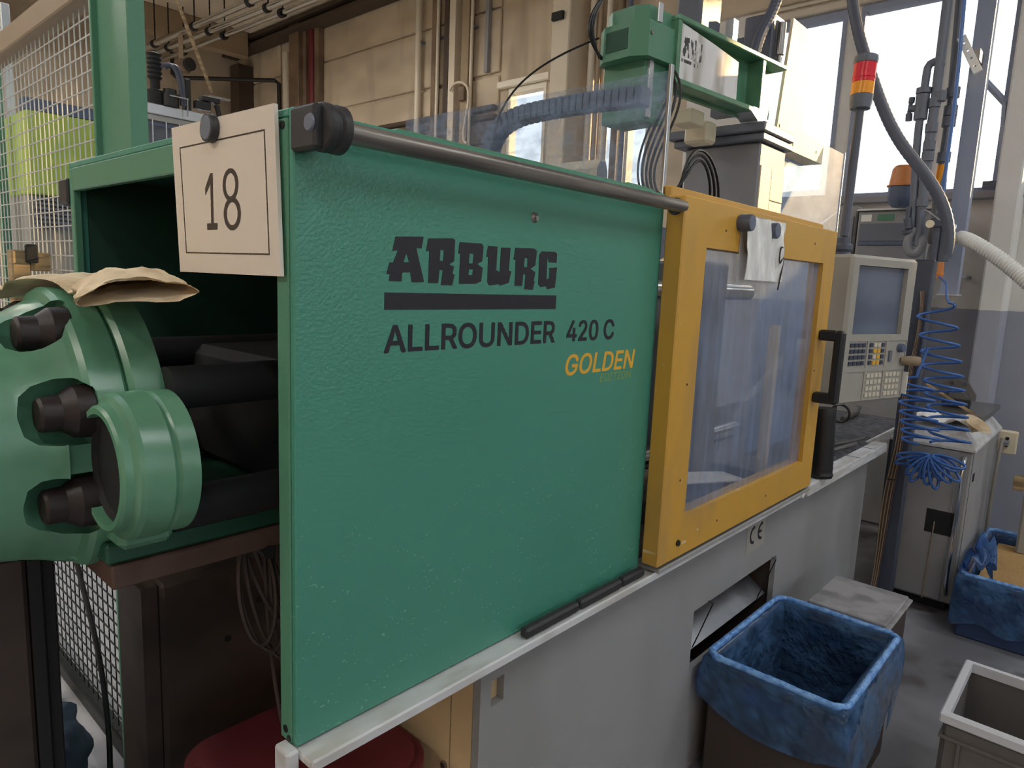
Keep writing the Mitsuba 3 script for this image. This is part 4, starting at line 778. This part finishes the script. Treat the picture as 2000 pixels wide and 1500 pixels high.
def bag(args, label):
    k = thing('bag_liner', label, 'bag')
    obj('film', liner(*args), 'm_bag', k, 60)
    x0, x1, y0, y1, h = args[:5]; c = .012
    pth = [(x0 + .004, y1 - .03), (x0 + .004, y0 + .03), (x0 + .03, y0 + .004), (x1 - .03, y0 + .004), (x1 - .004, y0 + .03), (x1 - .004, y1 - .03), (x1 - .03, y1 - .004), (x0 + .03, y1 - .004)]
    pts = []
    for i in range(8):
        a, b = np.array(pth[i]), np.array(pth[(i + 1) % 8]); n = 40 if i % 2 == 0 else 8
        if i % 2 == 1: n = 40
        if i % 2 == 0 and False: n = 8
        for t in np.arange(n) / n: pts.append(a * (1 - t) + b * t)
    pts = np.array(pts); z = h + .012 + .003 * meshkit.fbm(np.c_[pts * 40, np.zeros(len(pts))], 3, 3)
    P = np.c_[pts, z]
    obj('lit_fold', tube(P, .006 + .008 * meshkit.fbm(P * 45, 3, 9), 9, True), 'm_bag_fold_light', k, 60)  # light tube along the folded film paints the highlight on the rim
bag((1.425, 2.020, -.425, -.008, .42, .03, sk1), 'open blue plastic bag folded over the crate in front of the machine')
gk = crate(1.645, 2.045, -1.20, -.610, .42, 'crate', 'empty grey crate with a pale rim at the lower right', 'm_crate_grey', 'm_crate_rim')
obj('hand_hole', bx(1.6625, 1.6645, -.74, -.66, .335, .362), 'm_crate_rim', gk, False)
lb = thing('lidded_box', 'small dark box with a scuffed grey lid against the machine base', 'box')
obj('body', bx(2.075, 2.40, -.365, -.10, 0, .405, .006), 'm_crate_brown', lb, False)
obj('flange', bx(2.062, 2.415, -.378, -.088, .4055, .416, .003), 'm_lid', lb, False)
obj('lid', bx(2.072, 2.40, -.366, -.098, .4165, .43, .004), 'm_lid', lb, False)
crate(3.18, 4.05, -1.02, -.416, .29, 'crate', 'dark blue crate full of beige granules at the right', 'm_bin_blue', 'm_bin_blue', None, False)
def sk2(i, t):
    return .06 + .03 * math.sin(9 * t + i) ** 2
bag((3.18, 4.05, -1.02, -.416, .295, .14, sk2, .014, 7), 'blue bag bunched over the crate of beige granules')
one('bag_knot', sheet(lambda u, v: np.stack([3.19 + .09 * v + .03 * np.sin(u * 9), -.422 - .11 * u + .015 * np.sin(v * 8 + u * 5), .30 + .19 * np.sin(u * PI * .9) * (.4 + .6 * v) + .03 * np.sin(u * 17 + v * 7)], -1), 24, 16, .002), 'm_bag', 'crumpled blue corner of the bag standing up from the granule crate', 'bag', smooth=60)
gx, gy = np.meshgrid(np.linspace(3.24, 3.99, 40), np.linspace(-.96, -.475, 40), indexing='ij')
gz = .245 + .055 * np.exp(-(((gx - 3.55) / .3) ** 2 + ((gy + .72) / .24) ** 2)) + .006 * meshkit.fbm(np.stack([gx * 30, gy * 30, gx * 0], -1), 3)
gm = sheet(lambda u, v: np.stack([gx, gy, gz], -1), 40, 40, .01)
one('granules', gm, 'm_granules', 'heap of beige plastic granules in the blue lined crate', 'granules', kind='stuff', smooth=60)
# red tub under the ledge
rt = thing('red_tub', 'dark red plastic tub standing under the ledge of the machine', 'tub')
rp = Polygon([(.0, .10), (.40, .10), (.40, .50), (.0, .50)]).buffer(-.09).buffer(.09)
obj('body', cat(prism(rp.buffer(-.015), (0, 0, 0), (1, 0, 0), (0, 1, 0), .54)), 'm_red', rt, 40)
obj('rim', cat(prism(rp, (0, 0, .541), (1, 0, 0), (0, 1, 0), .02), prism(rp.buffer(-.02), (0, 0, .561), (1, 0, 0), (0, 1, 0), .012)), 'm_red', rt, 40)
#@@LEFT
# ---------------------------------------------------------------- left: fence, hall machines
fe = thing('safety_fence', 'wire mesh safety fence with a green steel post behind the green machine', 'fence')
obj('post', cat(bx(.145, .186, .985, .998, 0, 4.0, .002), bx(.160, .171, .999, 1.229, 0, 4.0), bx(.145, .186, 1.23, 1.245, 0, 4.0, .002)), 'm_green_plain', fe, False, 'green steel post of the fence')
ws = []
for yy in np.arange(1.29, 4.3, .048): ws.append(bx(.1785, .1815, yy - .0016, yy + .0016, 1.201, 2.27))
obj('wire_mesh', cat(ws), 'm_mesh', fe, False); labels['safety_fence__wire_mesh'] = {'label': 'close upright wires of the fence', 'kind': 'stuff'}
ws = []
for zz in np.arange(1.22, 2.26, .046): ws.append(bx(.1755, .1783, 1.25, 4.3, zz - .0018, zz + .0018))
obj('cross_wires', cat(ws), 'm_mesh', fe, False); labels['safety_fence__cross_wires'] = {'label': 'horizontal wires of the fence', 'kind': 'stuff'}
ws = [bx(.1785, .1815, yy - .0022, yy + .0022, .09, 1.15) for yy in np.arange(1.29, 4.3, .048)] + [bx(.175, .1783, 1.25, 4.3, zz - .0022, zz + .0022) for zz in np.arange(.10, 1.15, .040)]
obj('lower_mesh', cat(ws), 'm_mesh_backlit', fe, False); labels['safety_fence__lower_mesh'] = {'label': 'wire mesh of the lower fence painted dark to look backlit', 'kind': 'stuff'}
obj('middle_rail', bx(.165, .195, 1.246, 4.3, 1.15, 1.20, .003), 'm_mesh_backlit', fe, False)
obj('top_rail', bx(.15, .21, 1.246, 4.3, 2.275, 2.345, .004), 'm_rail_beige', fe, False, 'beige top rail of the fence')
obj('bottom_rail', bx(.16, .20, 1.246, 4.3, .035, .085, .004), 'm_mesh_backlit', fe, False)
obj('post', bx(.15, .22, 4.3, 4.37, 0, 2.4, .003), 'm_green_plain', fe, False)
one('hanging_cable', tube(spline([(.12, 1.56, .95), (.12, 1.50, .62), (.12, 1.37, .44), (.11, 1.25, .19), (.09, 1.20, .009)], 40), .008, 8), 'm_black', 'black cable hanging down against the lower fence mesh', 'cable')
dcb = thing('dark_cabinet', 'dark brown cabinet at the left edge below the green casting', 'cabinet')
obj('body', bx(-.9, -.20, .62, 1.1, .03, 1.02, .008), 'm_brown_dark', dcb, False)
obj('side_post', bx(-.198, -.175, .62, .70, 0, 1.03, .003), 'm_dark', dcb, False)
obj('side_post', bx(-.173, -.15, .64, .70, .16, 1.03, .003), 'm_dark', dcb, False)
obj('top', bx(-.91, -.16, .605, 1.11, 1.031, 1.05, .004), 'm_dark', dcb, False)
wf = thing('wooden_stand', 'rough wooden stand corner beside the rear of the green guard', 'stand')
obj('upright', bx(.065, .115, 1.80, 1.86, 0, 1.60, .004), 'm_wood', wf, False)
obj('beam', bx(.151, .42, 1.81, 1.86, 1.535, 1.595, .004), 'm_wood', wf, False) if False else obj('beam', bx(.1155, .172, 1.80, 1.86, 1.535, 1.595, .004), 'm_wood', wf, False)
obj('clamp', bx(.10, .135, 1.785, 1.7995, 1.56, 1.62, .004), 'm_black', wf, False)
def bagfn(u, v):
    th, ph = u * PI, v * 2 * PI
    P = np.stack([np.sin(th) * np.cos(ph), np.sin(th) * np.sin(ph), np.cos(th)], -1)
    r = 1 + .45 * (meshkit.fbm(P * 3 + 5, 4, 3) - .5)
    Q = P * r[..., None] * np.array((.15, .19, .17)) + np.array((-.09, 1.31, .165)); Q[..., 2] = np.maximum(Q[..., 2], .004); return Q
one('plastic_bag', sheet(bagfn, 30, 44, .002), 'm_film_blue', 'crumpled clear plastic bag on the floor at the lower left', 'bag', smooth=60)
# coiled cables hanging under the bed
ck = thing('cable_coil', 'loops of thin dark cable hanging under the machine bed', 'cables')
for k in range(6):
    cx_, rz = .085 + .012 * k, .10 + .012 * (k % 3); t = np.linspace(0, 2 * PI, 40)[:-1]
    obj('loop', tube(np.stack([cx_ + (.035 + .006 * (k % 2)) * np.cos(t + .3 * k), .28 + .02 * np.sin(t) + .006 * k, 1.075 - rz + rz * np.sin(t)], -1), .004, 6, True), 'm_brown_dark', ck, 60)
obj('hook', cyl((.09, .30, 1.066), (.09, .24, 1.06), .012), 'm_black', ck)
for k in range(4):
    obj('tail', tube(spline([(.11 + .01 * k, .30, 1.06), (.12 + .015 * k, .30, .85), (.16 + .03 * k, .32, .62 + .05 * k)], 24), .0035, 6), 'm_brown_dark', ck)
# lime green machine beyond the fence
lm_ = thing('lime_machine', 'lime green machine housing seen through the fence', 'machine')
obj('housing', bx(.89, 1.9, 5.0, 5.7, 2.03, 2.60, .01), 'm_lime', lm_, False)
for k in range(7): obj('grille_slat', bx(.92, 1.86, 5.02, 5.06, 1.80 + .032 * k, 1.818 + .032 * k), 'm_greydark', lm_, False)
obj('base', bx(.90, 1.88, 5.07, 5.68, .0, 2.028), 'm_panel', lm_, False)
obj('top_rail', bx(.89, 1.9, 5.0, 5.12, 2.601, 2.68), 'm_bluegrey', lm_, False)
for k in range(3):
    one('steel_column', bx(.70 + .10 * k, .755 + .10 * k, 5.3 + .1 * k, 5.36 + .1 * k, 0, 3.4, .004), 'm_alu' if k != 1 else 'm_green_plain', ['bright steel column left of the lime machine', 'thin green column between two steel columns beyond the fence', 'bright steel column touching the lime machine'][k], 'column', smooth=False)
# gantry robot with hoses
ga = thing('gantry', 'silver gantry beam with black actuators beyond the fence', 'gantry')
obj('beam', bx(1.24, 2.3, 4.0, 4.12, 2.535, 2.60, .004), 'm_alu', ga, False)
obj('lower_rail', bx(1.24, 2.3, 4.02, 4.10, 2.5, 2.534), 'm_steel', ga, False)
obj('leg', bx(2.2, 2.3, 4.02, 4.1, 0, 2.499), 'm_alu', ga, False)
for xx in np.arange(1.26, 2.0, .085): obj('strut', bx(xx, xx + .006, 4.0, 4.006, 2.33, 2.499), 'm_alu', ga, False)
obj('bottom_bar', bx(1.24, 2.3, 4.0, 4.01, 2.322, 2.329), 'm_alu', ga, False)
obj('motor', cat(lathe([(0, 0), (.05, 0), (.05, .09), (.03, .10), (.03, .16)] + [(.045 if i % 2 else .036, .16 + .014 * i) for i in range(12)] + [(0, .34)], (1.39, 4.05, 2.60), (0, 0, 1), 20)), 'm_dark', ga)
obj('motor', cat(lathe([(0, 0), (.055, 0), (.055, .08), (.04, .085), (.04, .11), (0, .11)], (1.47, 4.02, 2.60), (0, 0, 1), 20)), 'm_black', ga)
obj('carriage_box', bx(1.56, 1.60, 4.0, 4.06, 2.60, 2.80, .004), 'm_black', ga, False)
for k in range(2): obj('hose', tube(spline([(1.42 + .03 * k, 4.03, 2.84), (1.47 + .03 * k, 4.0, 2.86), (1.52 + .02 * k, 3.99, 2.76), (1.54 + .02 * k, 4.0, 2.62)], 24), .012, 8), 'm_hose_dark', ga)
obj('handrail', cat(bx(1.44, 1.56, 3.95, 3.957, 2.655, 2.663), bx(1.55, 1.557, 3.95, 3.957, 2.55, 2.663)), 'm_steel', ga, False)
obj('gripper', cat(bx(1.62, 1.72, 3.97, 4.03, 2.62, 2.675, .004), bx(1.66, 1.78, 3.96, 4.04, 2.676, 2.71, .004), cyl((1.80, 4.0, 2.56), (1.77, 4.0, 2.67), .018)), 'm_black', ga, False)
obj('gripper_plate', bx(1.72, 1.86, 3.98, 4.02, 2.715, 2.725), 'm_steel', ga, False)
obj('machine_body', bx(1.3, 1.95, 4.15, 4.6, 0, 2.49), 'm_greydark', ga, False)
one('wooden_pole', tube([(1.42, 4.02, 3.55), (1.523, 4.0, 3.271), (1.727, 3.97, 2.74)], .012, 4), 'm_wood', 'long pale wooden pole leaning on the gantry gripper', 'pole', smooth=False)
# overhead pipes
for k, (x0, x1) in enumerate(((3.30, 3.44), (3.46, 3.67), (3.66, 3.83))):
    ok = thing('overhead_pipe', ['silver overhead pipe, upper left of the three under the roof', 'silver overhead pipe, middle of the three under the roof', 'silver overhead pipe, lower right of the three under the roof'][k], 'pipe')
    obj('tube', cyl((x0, 10, 4.4), (x1, 4.5, 4.4), .037 if k != 2 else .028), 'm_chrome', ok, 40)
    for yy in (6.6, 7.9, 9.0): 
        xx = x0 + (x1 - x0) * (10 - yy) / 5.5
        obj('clamp', lathe([(.038, 0), (.05, 0), (.05, .05), (.038, .05)], (xx, yy, 4.4), (0, 1, 0), 16), 'm_dark', ok)
        obj('hanger', bx(xx - .006, xx + .006, yy, yy + .012, 4.44, 4.95), 'm_dark', ok, False)
hn = thing('hanging_lamp', 'small bell shaped fitting with a dark cap hung from the overhead pipes', 'lamp')
obj('rod', bx(3.30, 3.34, 8.2, 8.24, 4.075, 4.36), 'm_rail_beige', hn, False)
obj('bell', lathe([(0, 0), (.09, 0), (.11, .05), (.06, .14), (0, .15)], (3.32, 8.22, 3.92), (0, 0, 1), 20), 'm_pipe_brown', hn)
obj('cap', lathe([(0, 0), (.075, 0), (.075, .05), (0, .05)], (3.36, 8.12, 4.0), (.2, -.9, .1), 20), 'm_dark', hn)
bp = thing('black_pipe', 'black pipe dropping from the roof and running along the corner of the hall', 'pipe')
obj('tube', tube([(3.9, 9.9, 4.60), (3.9, 9.9, 4.30), (3.95, 9.88, 4.26), (4.86, 8.76, 4.26), (4.9, 8.71, 4.22), (4.9, 8.70, 3.0)], .028, 10), 'm_black', bp, 60)
# vertical pipes on the end wall
for name, yy, r, mt, z0, z1, lab_ in (('wall_pipe', 8.50, .055, 'm_pipe_beige', 0, 4.6, 'beige wall pipe left of the brown stanchion'), ('wall_pipe', 7.835, .052, 'm_pipe_red', 0, 4.95, 'dark red wall pipe on the end wall'),
        ('wall_pipe', 5.625, .036, 'm_pipe_beige', 0, 4.95, 'cream wall pipe left of the slim brown conduit'), ('wall_pipe', 5.29, .02, 'm_pipe_beige', 0, 4.95, 'thin cream wall pipe beside the slim brown conduit'),
        ('wall_pipe', 4.75, .018, 'm_pipe_beige', 0, 4.95, 'thin cream wall pipe right of the twin pilaster strips')):
    k = thing(name, lab_, 'pipe')
    obj('tube', cyl((4.90, yy, z0), (4.90, yy, z1), r, n=16), mt, k, 40)
    for zz in (3.3, 4.2): obj('clip', bx(4.90, 4.99, yy - r - .01, yy + r + .01, zz, zz + .02), 'm_greydark', k, False)
for name, ya, yb, xa, mt, lab_ in (('wall_strip', 7.94, 8.02, 4.86, 'm_pipe_brown', 'brown flat conduit next to the stanchion'), ('wall_strip', 7.66, 7.76, 4.88, 'm_pipe_brown', 'brown flat conduit beside the red pipe'), ('wall_strip', 5.325, 5.40, 4.9, 'm_pipe_brown', 'slim brown conduit between the cream pipes'),
        ('wall_strip', 5.07, 5.15, 4.86, 'm_purlin', 'dark vertical strip beside the cream strip'), ('wall_strip', 4.97, 5.066, 4.86, 'm_pipe_beige', 'cream vertical strip beside the dark strip'), ('wall_strip', 4.78, 4.89, 4.88, 'm_rail_beige', 'beige double pilaster strip with the small junction box'),
        ('wall_strip', 4.53, 4.58, 4.92, 'm_grey', 'short grey conduit hanging down the end wall')):
    z0 = 3.72 if 'short' in lab_ else 0.0
    one(name, bx(xa, 4.97, ya, yb, z0, 4.95, .004), mt, lab_, 'conduit', smooth=False)
jb = thing('junction_box', 'small junction box with bent pipes on the end wall', 'junction box')
obj('box', bx(4.84, 4.879, 4.79, 4.88, 3.46, 3.60, .004), 'm_pipe_brown', jb, False)
obj('pipe', tube(spline([(4.83, 5.0, 3.58), (4.83, 4.92, 3.64), (4.83, 4.83, 3.64), (4.83, 4.73, 3.58), (4.83, 4.70, 3.48), (4.83, 4.70, 3.0)], 30), .014, 8), 'm_pipe_beige', jb)
# fluted pipes left of the robot
for i, yy in enumerate((3.14, 3.06, 2.96, 2.84, 2.75)):
    k = thing('fluted_pipe', ['first', 'second', 'third', 'fourth', 'fifth'][i] + ' vertical pipe right of the cream pillar behind the robot head', 'pipe')
    obj('tube', cyl((4.88, yy, 0), (4.88, yy, 4.95), (.035, .022, .03, .035, .022)[i], n=16), ('m_pipe_beige', 'm_rail_beige', 'm_pipe_beige', 'm_pipe_brown', 'm_bluegrey')[i], k, 40)
one('wall_stain_box', bx(4.655, 4.689, 3.33, 3.46, 3.93, 4.0, .004), 'm_dark', 'dark fitting high on the cream pillar', 'fitting', smooth=False)
tb = thing('work_table', 'dark oily work table continuing behind the machine end', 'table')
obj('top', bx(3.22, 4.10, .06, 1.0, .80, .838, .004), 'm_worktop', tb, False)
obj('edge', bx(3.217, 4.10, .045, .0595, .79, .842, .003), 'm_ledge', tb, False)
for xx, yy in ((3.24, .08), (4.03, .08), (3.24, .93), (4.03, .93)): obj('leg', bx(xx, xx + .05, yy, yy + .05, 0, .799), 'm_greydark', tb, False)
# tools on the worktop
tk = thing('pipe_tool', 'steel pipe tool with a black ring lying on the dark worktop', 'tool')
obj('tube', cyl((3.68, .305, .856), (4.00, .32, .856), .016), 'm_steel', tk, 40)
obj('ring', tube(np.stack([3.63 + 0 * np.linspace(0, 2 * PI, 30)[:-1], .31 + .05 * np.cos(np.linspace(0, 2 * PI, 30)[:-1]), .896 + .05 * np.sin(np.linspace(0, 2 * PI, 30)[:-1])], -1), .007, 8, True), 'm_black', tk)
obj('tip', cat(cyl((4.00, .32, .856), (4.06, .325, .88), .012), cyl((4.0, .32, .87), (4.0, .32, .91), .008)), 'm_chrome', tk)
for i, (a, b, r, lab_) in enumerate((((2.60, .19, .849), (3.18, .055, .862), .008, 'long thin steel rod lying on the worktop edge'), ((2.70, .10, .851), (3.00, .045, .864), .010, 'shorter flat steel rod on the worktop edge'))):
    one('steel_rod', cyl(a, b, r, n=12), 'm_steel', lab_, 'rod')
one('steel_sleeve', cat(cyl((2.90, .22, .863), (3.04, .20, .863), .022), cyl((3.04, .20, .863), (3.045, .1995, .863), .017)), 'm_steel', 'stubby steel sleeve lying on the worktop beside the bellows', 'sleeve')
#@@END
